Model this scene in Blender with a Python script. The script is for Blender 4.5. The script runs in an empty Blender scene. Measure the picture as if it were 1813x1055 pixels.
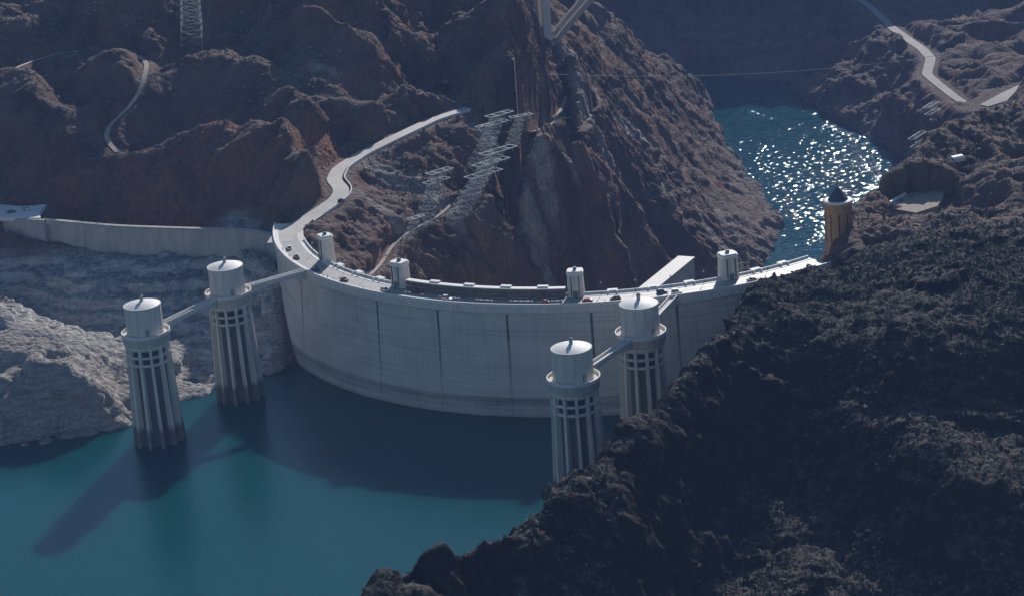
import bpy, math, random
import numpy as np
from mathutils import Vector, Matrix
from mathutils.geometry import delaunay_2d_cdt
R_ = math.radians
SC = bpy.context.scene
COL = SC.collection
random.seed(7)
rng = np.random.default_rng(11)

# ------------------------------------------------------------------ camera
CAM = (-45.772, -1042.034, 295.372)
PITCH, ROLL, F_PX = 0.3155, -0.0827, 4043.18
PW, PH = 1813.0, 1055.0
cam_d = bpy.data.cameras.new("camera")
cam = bpy.data.objects.new("camera", cam_d)
COL.objects.link(cam)
SC.camera = cam
cam_d.sensor_width = 36.0
cam_d.sensor_fit = 'HORIZONTAL'
cam_d.lens = 36.0 * F_PX / PW
cam_d.clip_start = 1.0
cam_d.clip_end = 30000.0
fw = np.array([0, math.cos(PITCH), -math.sin(PITCH)])
rt0 = np.array([1.0, 0, 0]); up0 = np.cross(rt0, fw)
rt = math.cos(ROLL) * rt0 + math.sin(ROLL) * up0
up = -math.sin(ROLL) * rt0 + math.cos(ROLL) * up0
cam.matrix_world = Matrix(((rt[0], up[0], -fw[0], CAM[0]), (rt[1], up[1], -fw[1], CAM[1]),
                           (rt[2], up[2], -fw[2], CAM[2]), (0, 0, 0, 1)))

# ------------------------------------------------------------------ light
SUN_EL, SUN_AZ = R_(29.5), R_(15.5)          # azimuth measured from +Y towards +X
world = bpy.data.worlds.new("World"); SC.world = world
world.use_nodes = True
wn = world.node_tree.nodes; wl = world.node_tree.links
bg = wn.get("Background") or wn.new("ShaderNodeBackground")
sky = wn.new("ShaderNodeTexSky"); sky.sky_type = 'NISHITA'; sky.sun_disc = False
sky.sun_elevation = SUN_EL; sky.sun_rotation = SUN_AZ
sky.air_density = 1.3; sky.dust_density = 0.2; sky.ozone_density = 5.0; sky.altitude = 400
wl.new(sky.outputs[0], bg.inputs[0]); bg.inputs[1].default_value = 0.088
sd = bpy.data.lights.new("sun", 'SUN'); sd.energy = 4.8; sd.angle = R_(0.53); sd.color = (1.0, 0.965, 0.93)
sun = bpy.data.objects.new("sun", sd); COL.objects.link(sun)
sdir = Vector((math.sin(SUN_AZ) * math.cos(SUN_EL), math.cos(SUN_AZ) * math.cos(SUN_EL), math.sin(SUN_EL)))
sun.rotation_euler = sdir.to_track_quat('Z', 'Y').to_euler(); sun.location = (300, 900, 700)
vs = SC.view_settings; vs.view_transform = 'Standard'; vs.look = 'None'; vs.exposure = 0.1; vs.gamma = 1.0
SC.cycles.volume_step_rate = 1.0 if hasattr(SC.cycles, 'volume_step_rate') else 1.0
SC.cycles.max_bounces = 6; SC.cycles.volume_bounces = 0

# ------------------------------------------------------------------ helpers
def ray(u, v):
    return fw + ((u - PW / 2) / F_PX) * rt - ((v - PH / 2) / F_PX) * up
def PZ(u, v, z):
    d = ray(u, v); t = (z - CAM[2]) / d[2]
    return (CAM[0] + d[0] * t, CAM[1] + d[1] * t, z)
def PY(u, v, y):
    d = ray(u, v); t = (y - CAM[1]) / d[1]
    return (CAM[0] + d[0] * t, y, CAM[2] + d[2] * t)

def tag(o, label=None, cat=None, group=None, kind=None):
    if label: o['label'] = label
    if cat: o['category'] = cat
    if group: o['group'] = group
    if kind: o['kind'] = kind
    return o
def empty(name, loc, rz=0.0):
    o = bpy.data.objects.new(name, None); COL.objects.link(o)
    o.empty_display_size = 0.5
    o.location = loc; o.rotation_euler = (0, 0, rz)
    return o
def copy_tree(o, parent=None):
    c = o.copy(); COL.objects.link(c); c.parent = parent
    for ch in list(o.children): copy_tree(ch, c)
    return c

class MB:
    def __init__(s): s.v = []; s.f = []; s.sm = []
    def add(s, vs_, fs_, smooth=False):
        n = len(s.v); s.v += [tuple(map(float, p)) for p in vs_]
        s.f += [tuple(i + n for i in f) for f in fs_]; s.sm += [smooth] * len(fs_)
        return s
    def box(s, cx, cy, cz, sx, sy, sz, rz=0.0, taper=1.0):
        c, q = math.cos(rz), math.sin(rz); P = []
        for k in (0, 1):
            t = taper if k else 1.0
            for a, b in ((-1, -1), (1, -1), (1, 1), (-1, 1)):
                x, y = a * sx / 2 * t, b * sy / 2 * t
                P.append((cx + x * c - y * q, cy + x * q + y * c, cz + (k - 0.5) * sz))
        return s.add(P, [(3, 2, 1, 0), (4, 5, 6, 7), (0, 1, 5, 4), (1, 2, 6, 5), (2, 3, 7, 6), (3, 0, 4, 7)])
    def lathe(s, prof, n=48, cx=0, cy=0, cap0=True, cap1=True, smooth=True, a0=0.0):
        P = []; F = []
        for r, z in prof:
            for i in range(n):
                a = a0 + 2 * math.pi * i / n; P.append((cx + r * math.cos(a), cy + r * math.sin(a), z))
        for k in range(len(prof) - 1):
            for i in range(n):
                j = (i + 1) % n; F.append((k * n + i, k * n + j, (k + 1) * n + j, (k + 1) * n + i))
        s.add(P, F, smooth)
        if cap0: s.add(P[:n], [tuple(range(n))[::-1]])
        if cap1: s.add(P[-n:], [tuple(range(n))])
        return s
    def bar(s, a, b, w, h=None, upv=(0, 0, 1)):
        h = h or w; a = Vector(a); b = Vector(b); d = (b - a).normalized(); U = Vector(upv)
        if abs(d.dot(U)) > 0.98: U = Vector((1, 0, 0))
        x = d.cross(U).normalized(); y = x.cross(d).normalized(); P = []
        for p in (a, b):
            for i, j in ((-1, -1), (1, -1), (1, 1), (-1, 1)): P.append(p + x * i * w / 2 + y * j * h / 2)
        return s.add(P, [(3, 2, 1, 0), (4, 5, 6, 7), (0, 1, 5, 4), (1, 2, 6, 5), (2, 3, 7, 6), (3, 0, 4, 7)])
    def tube(s, pts, r, n=6, closed=False):
        pts = [Vector(p) for p in pts]; P = []; F = []; m = len(pts)
        for i, p in enumerate(pts):
            d = (pts[min(i + 1, m - 1)] - pts[max(i - 1, 0)]).normalized()
            U = Vector((0, 0, 1)) if abs(d.z) < .9 else Vector((1, 0, 0))
            x = d.cross(U).normalized(); y = x.cross(d)
            for k in range(n):
                a = 2 * math.pi * k / n; P.append(p + x * math.cos(a) * r + y * math.sin(a) * r)
        for i in range(m - 1):
            for k in range(n):
                j = (k + 1) % n; F.append((i * n + k, i * n + j, (i + 1) * n + j, (i + 1) * n + k))
        F += [tuple(range(n))[::-1], tuple((m - 1) * n + k for k in range(n))]
        return s.add(P, F, True)
    def build(s, name, mat, parent=None, loc=None):
        me = bpy.data.meshes.new(name); me.from_pydata(s.v, [], s.f)
        me.polygons.foreach_set("use_smooth", s.sm); me.update()
        o = bpy.data.objects.new(name, me); COL.objects.link(o)
        if mat: me.materials.append(mat)
        if parent: o.parent = parent
        if loc: o.location = loc
        return o

def arc_strip(mb, prof, a0, a1, step=0.6):
    """sweep a closed cross-section [(r,z)...] round the dam centre; angle in degrees from -Y, + towards +X"""
    n = max(2, int(abs(a1 - a0) / step) + 1); m = len(prof); P = []; F = []
    for i in range(n):
        a = R_(a0 + (a1 - a0) * i / (n - 1)); s_, c_ = math.sin(a), -math.cos(a)
        for r, z in prof: P.append((r * s_, r * c_, z))
    for i in range(n - 1):
        for k in range(m):
            j = (k + 1) % m; F.append((i * m + k, (i + 1) * m + k, (i + 1) * m + j, i * m + j))
    F += [tuple(range(m)), tuple((n - 1) * m + k for k in range(m))[::-1]]
    return mb.add(P, F)
def on_arc(r, adeg, z=0.0):
    a = R_(adeg); return (r * math.sin(a), -r * math.cos(a), z)

# ------------------------------------------------------------------ materials
def mat(name, col, rough=0.8, metal=0.0, var=0.0, vscale=1.0, bump=0.0, bscale=2.0, col2=None, spec=0.3, streak=0.0):
    m = bpy.data.materials.new(name); m.use_nodes = True
    N = m.node_tree.nodes; L = m.node_tree.links; b = N["Principled BSDF"]
    b.inputs["Base Color"].default_value = (*col, 1); b.inputs["Roughness"].default_value = rough
    b.inputs["Metallic"].default_value = metal; b.inputs["Specular IOR Level"].default_value = spec
    if var or col2 or bump:
        tc = N.new("ShaderNodeTexCoord")
        if var or col2:
            nz = N.new("ShaderNodeTexNoise"); nz.inputs["Scale"].default_value = vscale; nz.inputs["Detail"].default_value = 6
            nz.inputs["Roughness"].default_value = 0.65
            src = tc.outputs["Object"]
            if streak:
                mp = N.new("ShaderNodeMapping"); mp.inputs["Scale"].default_value = (1, 1, streak)
                L.new(src, mp.inputs[0]); src = mp.outputs[0]
            L.new(src, nz.inputs["Vector"])
            rp = N.new("ShaderNodeValToRGB"); e = rp.color_ramp.elements
            c2 = col2 or tuple(c * (1 - var) for c in col); c1 = col if col2 else tuple(min(1, c * (1 + var)) for c in col)
            e[0].position = .32; e[0].color = (*c2, 1); e[1].position = .68; e[1].color = (*c1, 1)
            L.new(nz.outputs["Fac"], rp.inputs[0]); L.new(rp.outputs[0], b.inputs["Base Color"])
        if bump:
            n2 = N.new("ShaderNodeTexNoise"); n2.inputs["Scale"].default_value = bscale; n2.inputs["Detail"].default_value = 5
            L.new(tc.outputs["Object"], n2.inputs["Vector"])
            bp = N.new("ShaderNodeBump"); bp.inputs["Strength"].default_value = bump; bp.inputs["Distance"].default_value = .2
            L.new(n2.outputs["Fac"], bp.inputs["Height"]); L.new(bp.outputs[0], b.inputs["Normal"])
    return m
M = {}
M['conc'] = mat('concrete', (.60, .555, .495), .85, var=.14, vscale=.6, bump=.15, streak=.25)
M['conc_pale'] = mat('pale concrete', (.68, .65, .60), .6, var=.10, vscale=.9, bump=.1)
M['conc_dark'] = mat('shade-dark concrete', (.12, .11, .105), .9, var=.25, vscale=.5, bump=.2, streak=.2)  # dark tone stands in for shade between tower fins and on gallery walls
M['conc_fin'] = mat('tower fin concrete', (.64, .585, .50), .85, var=.15, vscale=.4, bump=.1, streak=.15)
def tide(m, z0, z1):
    N = m.node_tree.nodes; L = m.node_tree.links; b = N["Principled BSDF"]; lk = b.inputs["Base Color"].links[0]; src = lk.from_socket
    tc = N.new("ShaderNodeTexCoord"); sp_ = N.new("ShaderNodeSeparateXYZ"); L.new(tc.outputs["Object"], sp_.inputs[0])
    r = N.new("ShaderNodeMapRange"); r.inputs[1].default_value = z0; r.inputs[2].default_value = z1; r.inputs[3].default_value = .75; r.inputs[4].default_value = 0; L.new(sp_.outputs["Z"], r.inputs[0])
    mx = N.new("ShaderNodeMix"); mx.data_type = 'RGBA'; L.new(r.outputs[0], mx.inputs[0]); L.new(src, mx.inputs[6]); mx.inputs[7].default_value = (.06, .055, .05, 1); L.new(mx.outputs[2], b.inputs["Base Color"])
tide(M['conc_fin'], 36.5, 39.5)
M['conc_wall'] = mat('dull weir concrete', (.38, .35, .32), .9, var=.2, vscale=.3, bump=.1, streak=.2)
M['asphalt'] = mat('worn road surface', (.25, .245, .235), .5, var=.12, vscale=.25, spec=.65)
M['road_pale'] = mat('sun bleached road', (.33, .295, .265), .62, var=.14, vscale=.15, spec=.5)
M['road_far'] = mat('old grey road', (.30, .275, .25), .85, var=.15, vscale=.12)
M['dirt'] = mat('graded dirt track', (.36, .30, .25), .95, var=.2, vscale=.3)
M['line'] = mat('road paint', (.75, .72, .62), .7)
M['line_y'] = mat('yellow road paint', (.7, .5, .12), .7)
M['steel'] = mat('galvanised steel', (.34, .36, .37), .6, metal=.2, var=.1, vscale=1)
M['steel_w'] = mat('bright galvanised crossarm', (.40, .41, .41), .7, metal=.0)
M['bronze'] = mat('dark window opening', (.02, .022, .025), .35)
M['green'] = mat('green copper', (.10, .17, .14), .6)
M['glass'] = mat('tinted glass', (.02, .025, .03), .08, spec=.6)
M['rubber'] = mat('tyre rubber', (.02, .02, .02), .8)
M['gold'] = mat('gold stucco wall', (.29, .185, .10), .9, var=.2, vscale=.8)
M['slate'] = mat('slate grey roof', (.045, .05, .06), .6, var=.2, vscale=1.5)
M['roof_flat'] = mat('gravel roof', (.30, .25, .20), .95, var=.15, vscale=.6)
M['bridge'] = mat('bridge concrete', (.40, .36, .31), .85, var=.12, vscale=.15, streak=.2)
M['black'] = mat('dark metal', (.03, .03, .035), .5)

# ------------------------------------------------------------------ numpy noise
def _h(ix, iy, iz, seed):
    n = (ix * 374761393 + iy * 668265263 + iz * 2147483647 + seed * 1274126177) & 0xFFFFFFFF
    n = ((n ^ (n >> 13)) * 1274126177) & 0xFFFFFFFF
    return ((n ^ (n >> 16)) & 0xFFFFFF) / float(0xFFFFFF)
def vnoise(x, y, z, seed=0):
    xi = np.floor(x).astype(np.int64); yi = np.floor(y).astype(np.int64); zi = np.floor(z).astype(np.int64)
    fx, fy, fz = x - xi, y - yi, z - zi
    fx = fx * fx * fx * (fx * (fx * 6 - 15) + 10); fy = fy * fy * fy * (fy * (fy * 6 - 15) + 10); fz = fz * fz * (3 - 2 * fz)
    def g(a, b, c): return _h(xi + a, yi + b, zi + c, seed)
    x00 = g(0,0,0) * (1 - fx) + g(1,0,0) * fx; x10 = g(0,1,0) * (1 - fx) + g(1,1,0) * fx
    x01 = g(0,0,1) * (1 - fx) + g(1,0,1) * fx; x11 = g(0,1,1) * (1 - fx) + g(1,1,1) * fx
    return ((x00 * (1 - fy) + x10 * fy) * (1 - fz) + (x01 * (1 - fy) + x11 * fy) * fz) * 2 - 1
def fbm(x, y, z, oct=4, seed=0, gain=.5, ridged=False):
    a, t, tot = 1.0, 0.0, 0.0; f = 1.0
    for o in range(oct):
        n = vnoise(x * f + o * 17.3, y * f - o * 9.1, z * f + o * 3.7, seed + o)
        if ridged: n = 1 - 2 * np.abs(n)
        t = t + a * n; tot += a; a *= gain; f *= 2.03
    return t / tot
def blocks(x, y, z, seed=0):
    """value of the nearest cell: fractured blocks with sharp steps"""
    xi = np.floor(x).astype(np.int64); yi = np.floor(y).astype(np.int64); zi = np.floor(z).astype(np.int64)
    best = np.full(x.shape, 9.0); val = np.zeros(x.shape)
    for a in (-1, 0, 1):
        for b in (-1, 0, 1):
            for c in (-1, 0, 1):
                X_, Y_, Z_ = xi + a, yi + b, zi + c
                d = (X_ + _h(X_, Y_, Z_, seed) - x) ** 2 + (Y_ + _h(X_, Y_, Z_, seed + 7) - y) ** 2 + (Z_ + _h(X_, Y_, Z_, seed + 13) - z) ** 2
                m = d < best; best = np.where(m, d, best); val = np.where(m, _h(X_, Y_, Z_, seed + 29), val)
    return val * 2 - 1
#TERRAIN_BEGIN
# ------------------------------------------------------------------ terrain control lines
CP = []
def dens(pts, step=7.0):
    out = []
    for a, b in zip(pts[:-1], pts[1:]):
        a = np.array(a, float); b = np.array(b, float); n = max(1, int(np.hypot(*(b - a)[:2]) / step))
        for i in range(n): out.append(tuple(a + (b - a) * i / n))
    out.append(tuple(map(float, pts[-1]))); return out
def line(pts, step=7.0):
    p = dens(pts, step); CP.extend(p); return p
def lz(z, *uv): return line([PZ(u, v, z) for u, v in uv])
def lp(*uvy): return line([PY(u, v, y) for u, v, y in uvy])
def lpz(*uvz): return line([PZ(u, v, z) for u, v, z in uvz])
WL = -48.0; RV = -178.0

# lake bed
for x in range(-130, -10, 25):
    for y in range(-900, -200, 30):
        CP.append((x - 30 if y < -330 else x, y, -78))
line([(-190, -190, -75), (-130, -165, -75), (-80, -170, -75), (-20, -190, -75), (0, -205, -75)])
line([(-250, -180, -70), (-330, -260, -75), (-400, -400, -80), (-420, -700, -80)])
line([(-330, -400, -80), (-220, -450, -80), (-200, -300, -80)])
line([(-230, -700, -80), (-250, -950, -80)])
# ring just upstream and inside of the dam
line([on_arc(161, a, -70) for a in range(-56, 16, 4)])
line([on_arc(150, a, -75) for a in range(-60, 36, 4)])
line([on_arc(158, -62, -50), on_arc(158, -67, -47), on_arc(158, -72, -38), on_arc(158, -78, -28), on_arc(158, -85, -18)])
line([on_arc(149, -68, -40), on_arc(149, -76, -25), on_arc(149, -84, -8)])
line([on_arc(140, -78, -4), on_arc(136, -68, -14), on_arc(134, -60, -25)])
# left shore and peninsula
lz(WL, (-250, 850), (-120, 825), (0, 795), (100, 775), (225, 745))
line([PZ(225, 745, WL), (-204, -85, WL), PZ(330, 668, WL), PZ(470, 663, WL), PZ(540, 660, WL)])
lz(-54, (-250, 870), (0, 812), (100, 790), (235, 765))
lz(-33, (-120, 740), (0, 715), (110, 700), (200, 690))
lz(-22, (-150, 600), (0, 610), (60, 640), (130, 655))
lpz((-150, 500, -14), (0, 548, -18), (60, 590, -21), (130, 620, -27), (225, 640, -38))
lpz((-150, 470, -30), (0, 525, -36), (70, 560, -40), (140, 590, -44), (215, 610, -47))
# slope between spillway wall and lake
lpz((-60, 452, -18), (0, 455, -19), (80, 440, -19), (160, 440, -18), (230, 447, -19), (330, 447, -18), (440, 430, -17), (488, 440, -18))
lpz((120, 520, -30), (230, 530, -32), (300, 540, -33), (420, 540, -31), (490, 540, -30))
lpz((230, 600, -43), (330, 610, -41), (420, 600, -40), (500, 600, -40))
# spillway trough
WALL = [PZ(-80, 380, -6), PZ(0, 385, -6), PZ(75, 388, -6), PZ(200, 400, -6), PZ(350, 405, -6), PZ(440, 405, -6), PZ(474, 410, -6), PZ(488, 420, -6), on_arc(152, -85, -6)]
line([(x + 2, y + 9, -22) for x, y, z in WALL[2:-2]])
line([(x + 6, y + 24, -24) for x, y, z in WALL[2:-3]])
lpz((-60, 358, -4), (0, 362, -4), (75, 364, -4), (110, 372, -8), (200, 384, -12), (350, 390, -12), (430, 388, -8), (490, 392, -2), (520, 383, 0))
line([(-300, 88, -6), (-283, 80, -6)])
# road on the crest and up the left bank
ROAD_A = [on_arc(149, -70, 0), on_arc(149, -78, 0), (-149.5, -14, 0), PZ(545, 388, 0), PZ(575, 368, 1), PZ(600, 350, 2), PZ(606, 336, 3), PZ(590, 318, 4),
          PZ(600, 298, 5), PZ(640, 272, 6), PZ(700, 243, 8), PZ(765, 212, 9), PZ(830, 192, 10)]
line([tuple(p) for p in ROAD_A[3:]], 5)
# stacked ridges of the left bank: each section climbs away from the camera
def climb(u, start, segs):
    """start (v, z); segs: (row, slope) = ground rising away at that angle up to that pixel row; ('gap', dy, drop) = hidden hollow behind a crest"""
    p = PZ(u, start[0], start[1]); out = [p]; v = start[0]
    for sg in segs:
        p = out[-1]
        if sg[0] == 'gap':
            out.append((p[0], p[1] + sg[1] * .3, p[2] - sg[2])); CP.append(out[-1])
            q = PY(u, v - 2, p[1] + sg[1]); out.append(q); continue
        v, sl = sg; sl = sl - 9 if (sl > 45 and v < 135) else sl; d = ray(u, v); k = d[2] / d[1]; t = math.tan(R_(sl))
        y = (p[2] - t * p[1] - CAM[2] + k * CAM[1]) / (k - t); out.append(PY(u, v, y))
    line(out, 6); q = out[-1]; line([q, (q[0], q[1] + 40, q[2] - 4), (q[0], q[1] + 120, q[2] + 25)], 12)
G = 'gap'
climb(-100, (340, -4), [(200, 58), (150, 25), (G, 30, 10), (80, 48), (40, 25), (G, 30, 8), (-30, 40)])
climb(0, (345, -4), [(185, 60), (125, 28), (G, 38, 14), (70, 50), (20, 22), (G, 25, 8), (-30, 40)])
climb(60, (345, -4), [(230, 58), (175, 50), (125, 24), (G, 40, 16), (70, 50), (15, 22), (G, 25, 8), (-30, 40)])
climb(110, (358, -7), [(240, 60), (190, 35), (G, 30, 12), (105, 50), (G, 30, 10), (45, 50), (5, 25), (-30, 40)])
climb(165, (372, -10), [(292, 60), (250, 24), (225, 20), (200, 25), (100, 52), (G, 28, 8), (40, 52), (-30, 35)])
climb(215, (382, -12), [(290, 60), (268, 22), (235, 20), (185, 28), (115, 50), (88, 24), (G, 30, 10), (30, 50), (-30, 30)])
climb(262, (387, -12), [(288, 60), (260, 22), (G, 26, 12), (150, 48), (118, 22), (G, 24, 10), (60, 50), (20, 25), (-30, 45)])
climb(330, (389, -12), [(285, 60), (236, 24), (G, 36, 18), (120, 50), (100, 20), (G, 26, 10), (40, 52), (10, 20), (-30, 45)])
climb(400, (389, -11), [(288, 60), (214, 24), (G, 42, 22), (100, 50), (84, 25), (G, 36, 16), (30, 50), (-30, 35)])
climb(460, (388, -7), [(292, 58), (202, 26), (G, 50, 24), (112, 52), (100, 25), (G, 30, 12), (30, 26), (-30, 45)])
climb(510, (384, -2), [(300, 56), (198, 32), (G, 56, 26), (145, 52), (G, 30, 12), (70, 24), (20, 30), (-30, 45)])
climb(550, (376, 0), [(318, 60), (262, 42), (G, 60, 26), (170, 54), (G, 34, 12), (90, 28), (40, 45), (0, 25), (-30, 30)])
lp((572, 340, 42), (574, 322, 52), (580, 300, 62))
climb(600, (290, 6), [(280, 10), (G, 26, 5), (165, 55), (G, 26, 10), (90, 48), (50, 28), (G, 22, 8), (-30, 45)])
climb(655, (260, 8), [(195, 38), (178, 20), (G, 40, 18), (60, 54), (G, 26, 10), (-30, 42)])
climb(720, (225, 9), [(170, 32), (160, 15), (G, 44, 20), (80, 54), (65, 25), (G, 26, 10), (-30, 45)])
climb(780, (197, 10), [(178, 28), (G, 46, 16), (90, 54), (70, 22), (G, 26, 10), (-30, 45)])
climb(845, (184, 10), [(120, 50), (G, 24, 8), (50, 46), (30, 22), (-30, 42)])
climb(905, (168, 12), [(110, 46), (40, 44), (-30, 35)])
line([(-420, 520, 105), (-250, 500, 100), (-100, 520, 90), (-60, 560, 60)])
line([(-420, 300, 95), (-380, 150, 60), (-400, 50, 20), (-420, -60, -20), (-430, -170, -45)])
# bench below the left bank road, with the pylons
lpz((612, 330, 0), (660, 290, 2), (720, 262, 4), (790, 225, 6), (850, 200, 7))
lpz((600, 420, -6), (660, 380, -8), (740, 335, -8), (800, 300, -8), (860, 255, -4), (900, 225, 0))
lpz((610, 440, -9), (680, 425, -16), (740, 408, -18), (800, 392, -19), (860, 385, -20), (905, 330, -14), (940, 270, -8))
lp((600, 458, -38), (660, 484, -22), (740, 495, 6), (800, 502, 24), (870, 508, 46), (905, 510, 80), (960, 512, 180), (1040, 510, 206), (1100, 506, 226))
lp((900, 400, 68), (915, 450, 78), (925, 350, 120))
lp((960, 420, 205), (955, 340, 220), (965, 270, 240))
lpz((930, 240, 0), (975, 220, 6), (1002, 175, 14))
# left canyon wall spurs
lp((985, 66, 450), (1000, 110, 425), (1012, 180, 385), (1030, 260, 350), (1045, 340, 315), (1050, 420, 270), (1048, 500, 215))
lp((930, 62, 445), (955, 130, 395), (980, 200, 340), (990, 300, 290), (1005, 400, 250))
lp((1030, 60, 500), (1080, 150, 490), (1120, 250, 455), (1150, 340, 410), (1160, 400, 395), (1165, 450, 385))
lp((1060, 15, 640), (1095, 60, 690), (1130, 103, 750), (1200, 137, 850), (1238, 175, 905))
lp((1100, 130, 600), (1160, 200, 600), (1210, 280, 560), (1250, 360, 500), (1290, 440, 440))
lp((1160, 150, 720), (1215, 230, 690), (1260, 300, 620), (1310, 380, 520))
BANK_L = [(-10, 170, RV), (22, 215, RV), (50, 268, RV), (80, 340, RV), (112, 415, RV)] + [PZ(1345, 465, RV), PZ(1372, 400, RV), PZ(1340, 340, RV), PZ(1300, 285, RV), PZ(1260, 240, RV), PZ(1245, 180, RV)] + [(100, 985, RV), (30, 1040, RV), (-80, 1090, RV)]
line(BANK_L)
line([(x + 12, y - 2, RV - 12) for x, y, z in BANK_L[2:-2]])
line([(-40, 1000, -100), (20, 930, -110), (60, 860, -110)])
line([(-150, 950, 0), (-100, 800, 20), (-120, 650, 50)])
# canyon floor and walls just below the dam
for c in ((0, -60, -178), (30, -10, -180), (-38, -60, -150), (62, -62, -150), (40, -110, -150), (0, -118, -160), (-50, -95, -130), (-66, -50, -105), (-78, -20, -75), (20, 50, -182), (86, -20, -125), (70, -95, -100), (84, -62, -70),
          (100, 30, -140), (-22, 10, -150), (-34, 60, -140), (0, 110, -168), (-60, 20, -90), (-85, -80, -80), (20, 130, -176), (48, 200, -174), (62, 250, -174)):
    CP.append(tuple(map(float, c)))
# right bank
BANK_R = [(60, 85, RV), (85, 140, RV), (112, 190, RV), (150, 260, RV), (185, 330, RV), (215, 400, RV), (240, 470, RV), (258, 560, RV), PZ(1610, 275, RV), PZ(1560, 250, RV), PZ(1480, 205, RV), PZ(1400, 152, RV), PZ(1250, 122, RV), PZ(1130, 100, RV), (20, 1190, RV), (-80, 1230, RV)]
line(BANK_R)
line([(x - 12, y - 4, RV - 12) for x, y, z in BANK_R[:-3]])
line([(20, 90, -185), (60, 200, -185), (120, 330, -188), (180, 480, -190), (200, 640, -190), (190, 800, -190), (150, 980, -190), (0, 1110, -190), (-150, 1160, -185)])
ROAD_C = [PY(1742, 188, 618), PY(1772, 176, 628), PY(1800, 166, 640), PY(1850, 150, 665), PY(1950, 130, 700)]
line(ROAD_C, 6)
ROAD_B = [PY(1505, -10, 1080), PY(1540, 12, 1050), PY(1562, 32, 1000), PY(1580, 50, 950), PY(1608, 70, 900), PY(1634, 88, 840), PY(1648, 104, 800), PY(1641, 132, 752), PY(1662, 150, 715), PY(1690, 172, 675), PY(1722, 192, 640), PY(1760, 205, 610)]
line(ROAD_B, 6)
lp((1500, 150, 850), (1540, 130, 850), (1590, 120, 830))
lp((1660, 220, 640), (1620, 200, 680), (1570, 180, 740))
lp((1640, 60, 960), (1700, 90, 860), (1760, 120, 760), (1813, 130, 720))
lp((1600, 10, 1100), (1700, 30, 1020), (1813, 60, 900), (1900, 80, 850))
lp((1650, -40, 1250), (1813, -30, 1150), (1950, 0, 1000))
lp((1440, 60, 1100), (1300, 60, 1200), (1150, 55, 1270), (1050, 50, 1330))
lp((1500, 60, 1020), (1460, 110, 960))
line([(420, 1260, 40), (250, 1290, 42), (100, 1340, 45), (-50, 1400, 45), (-200, 1470, 50)])
line([(560, 1000, 20), (520, 800, 30), (480, 600, 30), (450, 400, 50), (430, 200, 70), (420, 0, 80)])
# rim and slope right of the dam, behind the middle ridge
line([(112, -20, -80), (135, 60, -110), (165, 130, -120), (200, 210, -125), (240, 290, -125), (275, 380, -120), (300, 480, -115)])
line([(150, 20, -30), (185, 80, -35), (225, 150, -35), (300, 260, -20)])
# middle ridge
lp((1466, 462, -118), (1478, 430, -100), (1500, 392, -78), (1520, 355, -62), (1545, 325, -46), (1585, 305, -30), (1640, 262, -8), (1690, 218, 14), (1750, 202, 28), (1813, 192, 38), (1900, 170, 60))
lp((1530, 378, -58), (1560, 345, -50), (1610, 315, -38), (1660, 290, -25), (1690, 260, -10))
lp((1540, 400, -76), (1580, 398, -68), (1630, 396, -62), (1680, 380, -54))
lp((1480, 460, -125), (1560, 440, -112), (1620, 420, -105), (1690, 398, -100), (1760, 385, -92), (1813, 378, -86), (1900, 350, -80))
lp((1720, 300, -30), (1770, 290, -20), (1813, 285, -15), (1900, 270, 0))
# near hill
SIL = [(1450, 468, -132), (1400, 486, -148), (1345, 500, -185), (1318, 530, -212), (1292, 575, -238), (1235, 618, -272), (1200, 655, -292), (1150, 705, -318), (1100, 748, -340), (1050, 800, -356), (1000, 850, -370),
       (962, 885, -380), (900, 915, -394), (830, 943, -404), (760, 962, -411), (700, 972, -417), (672, 1000, -423), (655, 1045, -430), (620, 1075, -438)]
sil = [PY(*s) for s in SIL]; line(sil, 5)
back = []
for i, p in enumerate(sil[2:], 2):
    a = np.array(sil[max(i - 1, 0)]); b = np.array(sil[min(i + 1, len(sil) - 1)]); d = (b - a)[:2]; d /= np.hypot(*d)
    n = np.array([d[1], -d[0]]);
    if n[1] < 0: n = -n
    back.append((p, n))
line([(p[0] + n[0] * 14, p[1] + n[1] * 14, min(p[2] - 16, -20)) for p, n in back])
line([(p[0] + n[0] * 26 , p[1] + n[1] * 26 , -62) for p, n in back if p[2] < 40])
line([on_arc(160, 22, -50), on_arc(160, 27, -20), on_arc(158, 33, -3), on_arc(150, 42, 0)])
def col(u, v0, y0, segs):
    '''a section down the near hill: (pixel row, slope in degrees falling towards the camera)'''
    p = PY(u, v0, y0); out = [p]; fine = []; vp = v0
    for v, sl in segs:
        n = max(1, int((v - vp) / 30)); fine += [(vp + (v - vp) * (i + 1) / n, sl) for i in range(n)]; vp = v
    for v, sl in fine:
        d = ray(u, v); k = d[2] / d[1]; t = math.tan(R_(sl)); p = out[-1]
        if p[2] < -38: t = math.tan(R_(1.5))
        # CAM_z + k (y - CAM_y) = p_z - t (p_y - y)
        y = (p[2] - t * p[1] - CAM[2] + k * CAM[1]) / (k - t)
        out.append(PY(u, v, y))
    line(out, 6); q = out[-1]; print('col', u, [(round(a[1]), round(a[2])) for a in out])
    line([q, (q[0] + (q[0] - CAM[0]) * -.05, q[1] - 30, min(q[2] - 22, -40)), (q[0] * .95, q[1] - 70, -68)])
col(1960, 440, -150, [(560, 0), (600, 12), (700, 48), (750, 40), (790, 2), (870, 0), (900, 42), (1075, 42)])
col(1813, 425, -150, [(560, 0), (600, 12), (690, 48), (740, 38), (780, 0), (872, 0), (900, 44), (1075, 42)])
col(1700, 410, -140, [(480, 0), (590, 0), (700, 46), (735, 35), (770, 0), (845, 2), (900, 48), (1075, 40)])
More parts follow.
